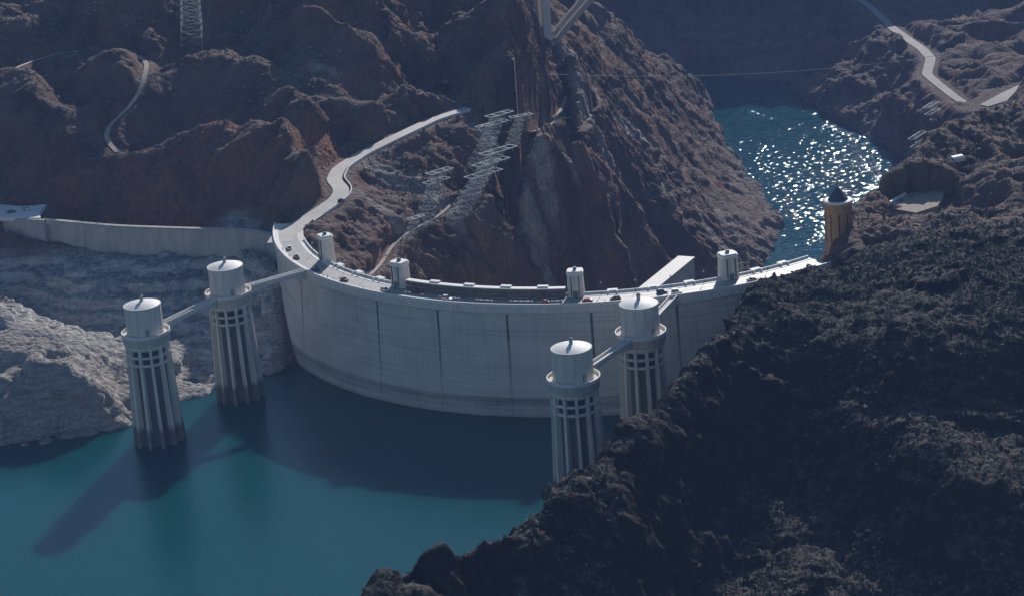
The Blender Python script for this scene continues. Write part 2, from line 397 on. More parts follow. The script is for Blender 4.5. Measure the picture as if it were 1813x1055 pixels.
col(1600, 450, -150, [(500, -2), (600, 0), (715, 46), (735, 10), (795, 0), (830, 42), (1075, 40)])
col(1500, 478, -155, [(540, 0), (600, 0), (715, 44), (750, 0), (765, 20), (1075, 39)])
col(1400, 500, -172, [(575, 0), (700, 44), (880, 38), (1075, 40)])
col(1300, 575, -240, [(600, 12), (1075, 41)])
col(1200, 657, -293, [(800, 46), (930, 38), (1075, 40)])
col(1100, 750, -341, [(850, 46), (875, 4), (915, 10), (980, 44), (1075, 38)])
col(1000, 852, -371, [(875, 20), (985, 44), (1000, 2), (1075, 38)])
col(900, 917, -395, [(940, 15), (1000, 46), (1020, 2), (1075, 36)])
col(800, 954, -409, [(985, 14), (1040, 46), (1075, 20)])
col(700, 975, -418, [(1000, 18), (1075, 45)])
line([(-10, -600, -78), (150, -640, -78), (400, -700, -60)])
line([(330, -250, 30), (340, -120, 60), (380, 0, 75)])
line([(-10, -560, -78), (150, -600, -78), (400, -650, -60)])
for c in ((-3000, -3000, -80), (3000, -3000, -60), (-3000, 4000, 150), (3000, 4000, 120), (0, 4000, 100), (0, -3000, -80), (-2500, 500, 120), (2500, 500, 130), (-1200, 0, 60), (-1500, -1200, -60),
          (1200, 0, 110), (1200, -900, 40), (0, 2200, 60), (-900, 900, 110), (900, 1500, 60), (-700, 1700, 60), (700, -1500, -70), (-600, -1500, -80), (0, -1400, -80)):
    CP.append(tuple(map(float, c)))

TRACK_UV = [(208, 272), (190, 252), (163, 238), (166, 228), (215, 214), (250, 190), (263, 168), (247, 143), (256, 125), (271, 108), (245, 90), (205, 86), (150, 90), (100, 95), (60, 108), (0, 135), (-60, 160)]
# ------------------------------------------------------------------ terrain grid
def axis(c0, c1, step, lo, hi, g=1.09, extra=()):
    a = list(np.arange(c0, c1, step)); s = step
    while a[-1] < hi:
        for e0, st in extra:
            if a[-1] < e0: s = st; break
        else: s *= g
        a.append(a[-1] + s)
    s = step
    while a[0] > lo: s *= g; a.insert(0, a[0] - s)
    return np.array(a)
STEP = 1.15
GX = axis(-330, 315, STEP, -2900, 2900, extra=())
GY = axis(-425, 480, STEP, -2900, 3900, extra=((1280, 2.4),))
NX, NY = len(GX), len(GY)
seen = {}
for p in CP: seen[(round(p[0] / 1.5), round(p[1] / 1.5))] = p
cp = list(seen.values())
res = delaunay_2d_cdt([Vector(p[:2]) for p in cp], [], [], 0, 1e-4)
tv = np.array([list(v) for v in res[0]]); tz = np.array([cp[o[0]][2] for o in res[3]])
Zg = np.full((NY, NX), -80.0)
for f in res[2]:
    p = tv[list(f)]; z = tz[list(f)]
    i0, i1 = np.searchsorted(GX, p[:, 0].min()), np.searchsorted(GX, p[:, 0].max(), 'right')
    j0, j1 = np.searchsorted(GY, p[:, 1].min()), np.searchsorted(GY, p[:, 1].max(), 'right')
    if i1 <= i0 or j1 <= j0: continue
    X, Y = np.meshgrid(GX[i0:i1], GY[j0:j1])
    d = (p[1,1]-p[2,1])*(p[0,0]-p[2,0]) + (p[2,0]-p[1,0])*(p[0,1]-p[2,1])
    if abs(d) < 1e-9: continue
    a = ((p[1,1]-p[2,1])*(X-p[2,0]) + (p[2,0]-p[1,0])*(Y-p[2,1])) / d
    b = ((p[2,1]-p[0,1])*(X-p[2,0]) + (p[0,0]-p[2,0])*(Y-p[2,1])) / d
    c = 1 - a - b; m = (a >= -1e-6) & (b >= -1e-6) & (c >= -1e-6)
    Zg[j0:j1, i0:i1][m] = (a * z[0] + b * z[1] + c * z[2])[m]
def blur(A, s):
    k = int(3 * s); w = np.exp(-0.5 * (np.arange(-k, k + 1) / s) ** 2); w /= w.sum()
    P = np.pad(A, ((k, k), (0, 0)), 'edge'); A = sum(w[i] * P[i:i + A.shape[0]] for i in range(2 * k + 1))
    P = np.pad(A, ((0, 0), (k, k)), 'edge'); return sum(w[i] * P[:, i:i + A.shape[1]] for i in range(2 * k + 1))
Zg = blur(Zg, 2.2)
X, Y = np.meshgrid(GX, GY)
RR = np.hypot(X, Y); ANG = np.degrees(np.arctan2(X, -Y))
def seg_dist(pts, bound=40):
    """distance to a polyline, and its height at the nearest point"""
    D = np.full(X.shape, 1e9); H = np.zeros(X.shape)
    for a, b in zip(pts[:-1], pts[1:]):
        i0, i1 = np.searchsorted(GX, min(a[0], b[0]) - bound), np.searchsorted(GX, max(a[0], b[0]) + bound)
        j0, j1 = np.searchsorted(GY, min(a[1], b[1]) - bound), np.searchsorted(GY, max(a[1], b[1]) + bound)
        x = X[j0:j1, i0:i1]; y = Y[j0:j1, i0:i1]; dx, dy = b[0] - a[0], b[1] - a[1]; L2 = dx * dx + dy * dy + 1e-9
        t = np.clip(((x - a[0]) * dx + (y - a[1]) * dy) / L2, 0, 1)
        d = np.hypot(x - a[0] - t * dx, y - a[1] - t * dy); h = a[2] + t * (b[2] - a[2])
        s = d < D[j0:j1, i0:i1]; D[j0:j1, i0:i1][s] = d[s]; H[j0:j1, i0:i1][s] = h[s]
    return D, H
def sstep(a, b, x): t = np.clip((x - a) / (b - a), 0, 1); return t * t * (3 - 2 * t)
# foreground mask (the near hill) and others
near = sstep(-95, -150, Y) * sstep(-150, -100, X)
amp = np.ones(X.shape)
amp *= 1 - 0.75 * sstep(60, 0, np.abs(Zg + 60)) * (Y < 0) * (near < .5) * 0.5
far = sstep(500, 900, Y)
wx = X + 14 * fbm(X / 60, Y / 60, 0 * X, 3, 5); wy = Y + 14 * fbm(X / 60, Y / 60, 0 * X + 9, 3, 8)
big = fbm(wx / 75, wy / 75, 0 * X, 4, 21, .5, True)
gul = fbm(wx / 24, wy / 24, 0 * X, 4, 31, .55, True)
small = fbm(wx / 7.5, wy / 7.5, 0 * X, 4, 41, .6)
disp = big * (5.0 + 9 * far - 3.4 * near) + gul * (5.5 * (1 - near) + 1.1 * near + 5 * far) + small * (1.3 + .9 * near)
back_left = sstep(60, 140, Y) * sstep(60, -40, X)
disp += back_left * 5.0 * fbm(wx / 45, wy / 45, 0 * X, 4, 77, .55, True)
beach = sstep(-40, -90, Y) * sstep(-190, -215, X)
disp = disp * (1 - .5 * beach) + beach * (3.2 * fbm(wx / 16, wy / 16, 0 * X, 4, 55, .5, True))
outer = sstep(700, 2000, np.hypot(X, Y)); disp += outer * 60 * fbm(X / 500, Y / 500, 0 * X, 4, 91)
slopeband = sstep(10, -10, Y - 70) * sstep(-150, -170, X) * (1 - beach)
disp *= (1 - .35 * slopeband) * (1 - .35 * sstep(-90, -105, X) * sstep(35, 55, Y) * sstep(250, 180, Y))
Z = Zg + disp - 1.0
# old shorelines cut ledges into the bank above the lake
lk = sstep(66, 50, Y) * sstep(-146, -156, X) * sstep(-2, -8, Z) * (1 - .6 * beach)
zz = Z + 1.2 * fbm(X / 20, Y / 20, 0 * X, 3, 401); st_ = 5.2; fr = zz / st_ - np.floor(zz / st_)
Z = Z + lk * .85 * (st_ * (np.floor(zz / st_) + sstep(.55, 1.0, fr)) - zz)
# keep water open and the dam clear
open_lake = (Zg < -58)
keep = ((X > -75) & (Y < -395) & (Y > -520)) | ((X > -30) & (Y < -345) & (Y > -470)) | ((X > 25) & (Y < -285) & (Y > -470))
Z = np.where(keep, np.maximum(Z, -46.6), Z); open_lake &= ~keep
Z = np.where(open_lake & (Zg > -140), np.minimum(Z, -52), Z)
Z = np.where(Zg < RV - 4, np.minimum(Z, RV - 2.5), Z)
inside = (RR < 158.5) & (RR > 139) & (ANG > -74) & (ANG < 31.5)
Z = np.where(inside, np.minimum(Z, -6), Z)
crest_l = (RR < 157.5) & (RR > 141) & (ANG <= -74) & (ANG > -92)
Z = np.where(crest_l, np.minimum(Z, -1.0), Z)
Z = np.where((RR < 141) & (RR > 128) & (ANG > -66) & (ANG < 40), np.minimum(Z, -8), Z)
behind_wall = (Y < 12) & (X < -154) & (X > -200)
Z = np.where(behind_wall, np.minimum(Z, -8 - .25 * np.maximum(0, 8 - Y)), Z)
def hit(u, v, G_=None):
    G_ = Zg if G_ is None else G_
    d = ray(u, v); t = 500.0 / d[1]
    for _ in range(2600):
        x, y, z = CAM[0] + d[0] * t, CAM[1] + d[1] * t, CAM[2] + d[2] * t
        i = np.searchsorted(GX, x) - 1; j = np.searchsorted(GY, y) - 1
        if z <= G_[j, i]: return [x, y, float(G_[j, i])]
        t += .6 / d[1]
    return [x, y, z]
TRACK = np.array([hit(u, v) for u, v in TRACK_UV]); TRACK = np.array(dens(TRACK, 8))
for _ in range(4): TRACK[1:-1] = (TRACK[:-2] + 2 * TRACK[1:-1] + TRACK[2:]) / 4
TRACK = [tuple(p) for p in TRACK]
SCREE = [([(990, 75), (1008, 110), (1030, 150), (1045, 175)], 11), ([(1045, 175), (1075, 205), (1130, 235), (1165, 275)], 7), ([(1020, 180), (1035, 230), (1045, 280), (1085, 325)], 7), ([(948, 430), (945, 470), (958, 505)], 9),
         ([(1215, 350), (1245, 400), (1270, 440)], 8), ([(1265, 380), (1300, 430)], 6), ([(1170, 330), (1200, 380)], 5), ([(560, 130), (590, 140)], 5), ([(640, 300), (760, 340), (800, 385)], 9), ([(850, 250), (925, 300), (960, 330)], 6), ([(620, 345), (700, 400)], 6), ([(1000, 250), (960, 245), (880, 235)], 7)]
GULLY = [(993, 92), (1002, 150), (1012, 210), (1022, 280), (1032, 350), (1038, 420), (1042, 480)]
def flatten(pts, half, soft, off=0.0):
    global Z
    D, H = seg_dist(pts); w = 1 - sstep(half, half + soft, D)
    Z = Z * (1 - w) + (H + off) * w
    return D
def project(uvs, st=5):
    q = np.array(dens(np.array([hit(u, v) for u, v in uvs]), st))
    for _ in range(3): q[1:-1] = (q[:-2] + 2 * q[1:-1] + q[2:]) / 4
    return [tuple(p) for p in q]
_g = np.array(project(GULLY)); _o = np.argsort(_g[:, 1]); ds = X - np.interp(Y, _g[_o, 1], _g[_o, 0]) + 3 * fbm(X / 15, Y / 15, 0 * X, 3, 433)
Z = Z + (25 * sstep(-3, 6, ds) * np.exp(-np.maximum(ds, 0) / 20) - 9 * np.exp(-(ds / 8) ** 2)) * sstep(_g[:, 1].min() - 10, _g[:, 1].min() + 25, Y) * sstep(_g[:, 1].max() + 5, _g[:, 1].max() - 30, Y)
dA = flatten(ROAD_A[3:], 7.5, 7, -.35)
dB = flatten(ROAD_B, 6.5, 9, -.35)
dC = flatten(ROAD_C, 20, 10, -.3)
dT = flatten(TRACK, 2.6, 4, -.2)
PATH1 = project([(655, 488), (674, 472), (688, 446), (700, 428), (722, 416), (745, 402), (768, 388), (790, 378), (800, 362)])
PATH2 = project([(1003, 172), (992, 198), (976, 222), (945, 240), (905, 243), (868, 243)])
PATH3 = project([(1048, 270), (1056, 295), (1072, 318), (1085, 330)])
dP = np.minimum(flatten(PATH1, 2.0, 3, -.15), flatten(PATH2, 2.0, 3, -.15)); dP = np.minimum(dP, flatten(PATH3, 1.5, 3, -.15))
wallD, wallH = seg_dist(WALL)
Z = np.where(wallD < 9, np.minimum(Z, -14 - .5 * (9 - wallD)), Z)
lot = (np.hypot((X + 305) / 26, (Y - 92) / 14) < 1)
Z = np.where(lot, np.minimum(np.maximum(Z, -6.4), -6.2), Z)
pA_, pB_ = PZ(1147, 507, -140), PZ(1215, 452, -140)
dPh, _h2 = seg_dist([(pA_[0] - (pB_[0] - pA_[0]) * 2.4, pA_[1] - (pB_[1] - pA_[1]) * 2.4, -176), (pB_[0], pB_[1], -176)])
w = 1 - sstep(8, 26, dPh); Z = np.where(dPh < 26, np.minimum(Z, -176 + 60 * (1 - w)), Z)
ROOFC = [PZ(1566, 368, 2), PZ(1622, 378, 2), PZ(1660, 366, 2), PZ(1682, 325, 2), PZ(1640, 330, 2), PZ(1603, 346, 2)]
rc = np.mean(np.array(ROOFC), 0)
rm = np.hypot((X - rc[0]) / 17, (Y - rc[1]) / 12) + .28 * fbm(X / 9, Y / 9, 0 * X, 4, 421); w = 1 - sstep(.9, 1.3, rm); Z = np.minimum(Z, Z * (1 - w) + 0.0 * w)
# craggy displacement along the surface normal
gzy, gzx = np.gradient(Z, GY, GX)
inv = 1 / np.sqrt(1 + gzx ** 2 + gzy ** 2); NXn, NYn, NZn = -gzx * inv, -gzy * inv, inv
steep = sstep(.25, .9, 1 - NZn + .2)
wmask = sstep(7, 14, np.minimum(np.minimum(dA, dB), dC - 5)) * sstep(3, 7, dT) * sstep(2.5, 5, dP) * (1 - lot) * (1 - crest_l) * (1 - inside)
c3 = fbm(X / 6.2, Y / 6.2, Z / 7.5, 3, 161, .6, True)
c1 = fbm(X / 13, Y / 13, Z / 20, 4, 61, .55, True); c2 = fbm(X / 3.4, Y / 3.4, Z / 5.0, 3, 71, .6, True)
wq = 1.6 * fbm(X / 9, Y / 9, Z / 9, 3, 211)
k1 = blocks(X / 11 + wq * .25, Y / 11, Z / 17, 301); k2 = blocks(X / 4.2 + wq * .3, Y / 4.2 - wq * .2, Z / 6.0, 331)
dn = (k1 * (1.5 + .3 * near) + k2 * (.85 - .2 * near)) * (.5 + .7 * steep) * wmask * (1 - .3 * beach)
dn += (c1 * (2.2 - .9 * near) * (.35 + steep) + c3 * (.7 + .3 * near) + c2 * (.5 + .6 * near)) * wmask
lm_ = sstep(-90, -105, X) * sstep(35, 55, Y) * sstep(250, 180, Y)
dn *= (1 - .4 * slopeband) * (1 - .5 * lm_)
dn += near * 2.2 * blocks(X / 24 + wq * .3, Y / 24, Z / 16, 351) * wmask
core = (X > -400) & (X < 400) & (Y > -500) & (Y < 1400)
dn = np.where(core, dn, 0)
VX = X + NXn * dn; VY = Y + NYn * dn; VZ = Z + NZn * dn
VZ = np.where(open_lake & (VZ > -51) & (Zg > -140), -51, VZ)
VZ = np.where(Zg < RV - 4, np.minimum(VZ, RV - 1.5), VZ)
VZ = np.where(keep, np.maximum(VZ, WL + .4 + .6 * np.abs(c2)), VZ)
co = np.stack([VX, VY, VZ], -1).reshape(-1, 3).astype(np.float32)
idx = np.arange(NX * NY).reshape(NY, NX)
quads = np.stack([idx[:-1, :-1], idx[:-1, 1:], idx[1:, 1:], idx[1:, :-1]], -1).reshape(-1, 4)
me = bpy.data.meshes.new("ground")
me.vertices.add(len(co)); me.vertices.foreach_set("co", co.ravel())
me.loops.add(quads.size); me.loops.foreach_set("vertex_index", quads.ravel().astype(np.int32))
me.polygons.add(len(quads)); me.polygons.foreach_set("loop_start", np.arange(0, quads.size, 4, dtype=np.int32))
me.update(calc_edges=True)
def attr(name, A):
    a = me.attributes.new(name, 'FLOAT', 'POINT'); a.data.foreach_set("value", A.ravel().astype(np.float32))
# rock colour zones: how red, how pale (lake-bleached), how dark (basalt)
redz = np.clip(.35 + .6 * sstep(30, 70, Y) * sstep(-95, -140, X) * sstep(140, 100, Y) + .5 * fbm(X / 50, Y / 50, Z / 40, 3, 101) + .25 * sstep(60, 20, np.abs(Y - 20)) * sstep(-90, -60, X) * sstep(10, -10, X), 0, 1)
scr = np.zeros(X.shape)
for L_, w_ in SCREE:
    D_, _q = seg_dist(project(L_, 6)); scr = np.maximum(scr, 1 - sstep(w_ * .4, w_, D_ + 3 * fbm(X / 8, Y / 8, 0 * X, 3, 411)))
lakeside = sstep(64, 50, Y) * sstep(-150, -158, X) * sstep(-3, -10, Z)
palez = np.clip(lakeside * (1 - .35 * beach) + .2 * sstep(-155, -176, Z), 0, 1)
darkz = near
attr("redness", redz); attr("bleach", palez); attr("basalt", darkz); attr("scree", scr)
ground = bpy.data.objects.new("ground", me); COL.objects.link(ground); tag(ground, kind='structure')

def rock_material():
    m = bpy.data.materials.new("canyon rock"); m.use_nodes = True
    N = m.node_tree.nodes; L = m.node_tree.links; b = N["Principled BSDF"]
    b.inputs["Roughness"].default_value = .95; b.inputs["Specular IOR Level"].default_value = .08
    tc = N.new("ShaderNodeTexCoord")
    def noise(sc, det=6, ro=.6, zs=1.0):
        n = N.new("ShaderNodeTexNoise"); n.inputs["Scale"].default_value = sc; n.inputs["Detail"].default_value = det; n.inputs["Roughness"].default_value = ro
        mp = N.new("ShaderNodeMapping"); mp.inputs["Scale"].default_value = (1, 1, zs); L.new(tc.outputs["Object"], mp.inputs[0]); L.new(mp.outputs[0], n.inputs["Vector"])
        return n.outputs["Fac"]
    def ramp(src, p0, c0, p1, c1):
        r = N.new("ShaderNodeValToRGB"); e = r.color_ramp.elements; e[0].position = p0; e[0].color = (*c0, 1); e[1].position = p1; e[1].color = (*c1, 1); L.new(src, r.inputs[0]); return r.outputs[0]
    def mix(f, a, c, mode='MIX'):
        n = N.new("ShaderNodeMix"); n.data_type = 'RGBA'; n.blend_type = mode; n.clamp_factor = True
        if isinstance(f, float): n.inputs[0].default_value = f
        else: L.new(f, n.inputs[0])
        for s, k in ((a, 6), (c, 7)):
            if isinstance(s, tuple): n.inputs[k].default_value = (*s, 1)
            else: L.new(s, n.inputs[k])
        return n.outputs[2]
    def at(name):
        a = N.new("ShaderNodeAttribute"); a.attribute_name = name; return a.outputs["Fac"]
    def math_(op, a, c=0.5):
        n = N.new("ShaderNodeMath"); n.operation = op; n.use_clamp = True
        for s, k in ((a, 0), (c, 1)):
            if isinstance(s, float): n.inputs[k].default_value = s
            else: L.new(s, n.inputs[k])
        return n.outputs[0]
    nA = noise(.045, 8, .62, .5); nB = noise(.35, 6, .65, .6); nC = noise(1.6, 4, .6)
    tan = ramp(nA, .35, (.065, .048, .040), .68, (.18, .145, .122))
    red = ramp(nB, .3, (.12, .050, .035), .7, (.31, .130, .085))
    c = mix(math_('MULTIPLY', at("redness"), ramp(nA, .38, (.25,) * 3, .6, (1,) * 3)), tan, red)
    bas = ramp(nB, .35, (.009, .008, .008), .72, (.032, .026, .024))
    c = mix(math_('MULTIPLY', at("basalt"), .93), c, bas)
    pale = ramp(noise(.12, 6, .6, 6.0), .32, (.27, .265, .25), .68, (.56, .54, .50))
    c = mix(at("bleach"), c, pale)
    c = mix(.75, c, ramp(nC, .28, (.35,) * 3, .72, (1.6,) * 3), 'MULTIPLY')
    sc_ = ramp(nC, .3, (.16, .145, .13), .7, (.40, .36, .32))
    c = mix(math_('MULTIPLY', at("scree"), ramp(nB, .3, (.15,) * 3, .55, (1,) * 3)), c, sc_)
    # scree and dust lie on the flatter ground
    geo = N.new("ShaderNodeNewGeometry"); sx = N.new("ShaderNodeSeparateXYZ"); L.new(geo.outputs["Normal"], sx.inputs[0])
    fl = ramp(sx.outputs["Z"], .72, (0,) * 3, .93, (1,) * 3)
    dust = mix(at("basalt"), (.16, .137, .12), (.105, .096, .078))
    c = mix(math_('MULTIPLY', math_('MULTIPLY', fl, ramp(nB, .35, (0,) * 3, .6, (1,) * 3)), .75), c, dust)
    L.new(c, b.inputs["Base Color"])
    b1 = N.new("ShaderNodeBump"); b1.inputs["Strength"].default_value = .9; b1.inputs["Distance"].default_value = 1.4; L.new(nB, b1.inputs["Height"])
    b2 = N.new("ShaderNodeBump"); b2.inputs["Strength"].default_value = .8; b2.inputs["Distance"].default_value = .5; L.new(nC, b2.inputs["Height"]); L.new(b1.outputs[0], b2.inputs["Normal"])
    vo = N.new("ShaderNodeTexVoronoi"); vo.inputs["Scale"].default_value = .42; L.new(tc.outputs["Object"], vo.inputs["Vector"])
    b3 = N.new("ShaderNodeBump"); b3.inputs["Strength"].default_value = .8; b3.inputs["Distance"].default_value = 1.1; b3.invert = True; L.new(vo.outputs["Distance"], b3.inputs["Height"]); L.new(b2.outputs[0], b3.inputs["Normal"])
    L.new(b3.outputs[0], b.inputs["Normal"])
    return m
M['rock'] = rock_material(); me.materials.append(M['rock'])
def ground_z(x, y):
    i = int(np.clip(np.searchsorted(GX, x) - 1, 0, NX - 2)); j = int(np.clip(np.searchsorted(GY, y) - 1, 0, NY - 2))
    a = (x - GX[i]) / (GX[i+1] - GX[i]); c = (y - GY[j]) / (GY[j+1] - GY[j])
    return float((Z[j, i] * (1-a) + Z[j, i+1] * a) * (1-c) + (Z[j+1, i] * (1-a) + Z[j+1, i+1] * a) * c)
#TERRAIN_END
# ------------------------------------------------------------------ water
def water_mat(name, deep, rough, layers, gust=0):
    m = bpy.data.materials.new(name); m.use_nodes = True
    N = m.node_tree.nodes; L = m.node_tree.links; b = N["Principled BSDF"]
    b.inputs["Base Color"].default_value = (*deep, 1); b.inputs["Roughness"].default_value = rough; b.inputs["IOR"].default_value = 1.33
    tc = N.new("ShaderNodeTexCoord"); prev = None
    for sc, st, dist, stretch in layers:
        mp = N.new("ShaderNodeMapping"); mp.inputs["Scale"].default_value = (1, stretch, 1); mp.inputs["Rotation"].default_value = (0, 0, R_(-20)); L.new(tc.outputs["Object"], mp.inputs[0])
        n = N.new("ShaderNodeTexNoise"); n.inputs["Scale"].default_value = sc; n.inputs["Detail"].default_value = 1.2 if gust else 4; L.new(mp.outputs[0], n.inputs["Vector"])
        bp = N.new("ShaderNodeBump"); bp.inputs["Strength"].default_value = st; bp.inputs["Distance"].default_value = dist; L.new(n.outputs["Fac"], bp.inputs["Height"])
        if gust:
            g = N.new("ShaderNodeTexNoise"); g.inputs["Scale"].default_value = gust; g.inputs["Detail"].default_value = 3; L.new(tc.outputs["Object"], g.inputs["Vector"])
            r_ = N.new("ShaderNodeMapRange"); r_.inputs[1].default_value = .42; r_.inputs[2].default_value = .60; r_.inputs[3].default_value = .5 * st; r_.inputs[4].default_value = st; vd = N.new("ShaderNodeVectorMath"); vd.operation = 'DISTANCE'; L.new(tc.outputs["Object"], vd.inputs[0]); vd.inputs[1].default_value = (195, 600, RV)
            dm = N.new("ShaderNodeMapRange"); dm.inputs[1].default_value = 60; dm.inputs[2].default_value = 230; dm.inputs[3].default_value = .16; dm.inputs[4].default_value = -.10; L.new(vd.outputs["Value"], dm.inputs[0])
            ad_ = N.new("ShaderNodeMath"); ad_.operation = 'ADD'; L.new(g.outputs["Fac"], ad_.inputs[0]); L.new(dm.outputs[0], ad_.inputs[1]); L.new(ad_.outputs[0], r_.inputs[0]); L.new(r_.outputs[0], bp.inputs["Strength"])
        if prev: L.new(prev, bp.inputs["Normal"])
        prev = bp.outputs[0]
    L.new(prev, b.inputs["Normal"])
    return m
M['lake'] = water_mat('lake water', (.001, .060, .068), .10, ((.08, .30, .8, 1.0), (.7, .35, .25, 1.0), (2.2, .5, .12, 1.0)))
_b = M['lake'].node_tree.nodes["Principled BSDF"]; _b.inputs["Subsurface Weight"].default_value = 1.0; _b.inputs["Subsurface Radius"].default_value = (.8, 1.0, 1.1); _b.inputs["Subsurface Scale"].default_value = 62.0; _b.inputs["Specular IOR Level"].default_value = .4
M['river'] = water_mat('river water', (.004, .052, .070), .05, ((.03, 1.0, 2.2, 1.9), (.13, 1.0, 1.75, 2.5), (.38, 1.0, .24, 1.9)), .012)
mb = MB()
arc = [on_arc(157, a, WL) for a in range(-88, 61, 2)]
P = [(-2600, -8, WL)] + [(-330, -8, WL)] + arc + [(2600, arc[-1][1], WL), (2600, -2800, WL), (-2600, -2800, WL)]
from mathutils.geometry import tessellate_polygon
nP = len(P); T_ = [tuple(t) for t in tessellate_polygon([[Vector(p) for p in P]])]
mb.add(P + [(x, y, z - 90) for x, y, z in P], T_ + [tuple(i + nP for i in t[::-1]) for t in T_] + [(i, (i + 1) % nP, (i + 1) % nP + nP, i + nP) for i in range(nP)])
o = mb.build("lake_water", M['lake']); tag(o, kind='structure')
for p in o.data.polygons: pass
mb = MB(); rv = [(-60, 60), (90, 30), (170, 190), (320, 500), (330, 900), (260, 1150), (0, 1320), (-400, 1320), (-400, 1000), (0, 980), (90, 900), (60, 500), (0, 260)]
P = [(x, y, RV) for x, y in rv]; mb.add(P, [tuple(t) for t in tessellate_polygon([[Vector(p) for p in P]])])
o = mb.build("river_water", M['river']); tag(o, kind='structure')
import bmesh
for nm in ("lake_water", "river_water"):
    me_ = bpy.data.objects[nm].data; bm = bmesh.new(); bm.from_mesh(me_); bmesh.ops.recalc_face_normals(bm, faces=bm.faces)
    if nm == 'river_water' and sum(f.normal.z for f in bm.faces) < 0: bmesh.ops.reverse_faces(bm, faces=bm.faces)
    bm.to_mesh(me_); bm.free()

# ------------------------------------------------------------------ roads
def ribbon(name, pts, width, material, dz=0.06, step=3.0, edge=None):
    p = dens(pts, step); p = np.array(p)
    for _ in range(3): p[1:-1] = (p[:-2] + 2 * p[1:-1] + p[2:]) / 4
    d = np.gradient(p[:, :2], axis=0); d /= np.hypot(d[:, 0], d[:, 1])[:, None]; n = np.stack([-d[:, 1], d[:, 0]], 1)
    mb = MB(); P = []; F = []
    for i, q in enumerate(p):
        w = width(i / (len(p) - 1)) if callable(width) else width
        for s in (-.5, -.17, .17, .5): P.append((q[0] + n[i, 0] * w * s, q[1] + n[i, 1] * w * s, q[2] + dz))
    for i in range(len(p) - 1):
        for k in range(3): F.append((i * 4 + k, (i + 1) * 4 + k, (i + 1) * 4 + k + 1, i * 4 + k + 1))
    mb.add(P, F); o = mb.build(name, material); tag(o, kind='structure')
    if sum(f.normal.z for f in o.data.polygons) < 0: o.data.flip_normals()
    return p, n
ROAD_A2 = [(-151.0, -26, .02), (-150.2, -14, .02)] + ROAD_A[3:]
pA, nA_ = ribbon("road", ROAD_A2, lambda t: 11.5 - 4 * min(1, t * 2.6), M['road_pale'], .10)
ribbon("road", ROAD_B, lambda t: 6.5 + 2.0 * math.sin(t * 3.1), M['road_far'], .12)
ribbon("parking_area", ROAD_C, lambda t: 9 + 30 * min(1, t * 1.6), M['road_far'], .25)
ribbon("dirt_road", TRACK, 2.6, M['dirt'], .25)
ribbon("footpath", PATH1, 2.0, M['dirt'], .3)
ribbon("footpath", PATH2, 2.2, M['dirt'], .3)
ribbon("footpath", PATH3, 1.4, M['dirt'], .3)
def side_wall(p, n, off, h, th, i0, i1, name, m, label, cat):
    mb = MB()
    for a, b in zip(range(i0, i1), range(i0 + 1, i1 + 1)):
        A = (p[a][0] + n[a][0] * off, p[a][1] + n[a][1] * off, p[a][2] + h / 2 - .3); B = (p[b][0] + n[b][0] * off, p[b][1] + n[b][1] * off, p[b][2] + h / 2 - .3)
        mb.bar(A, B, th, h + .6)
    return tag(mb.build(name, m), label, cat)
side_wall(pA, nA_, -5.2, 1.0, .45, 14, len(pA) - 2, "parapet_wall", M['conc_pale'], "low pale concrete wall along the canyon edge of the road climbing left of the pylons", "wall")
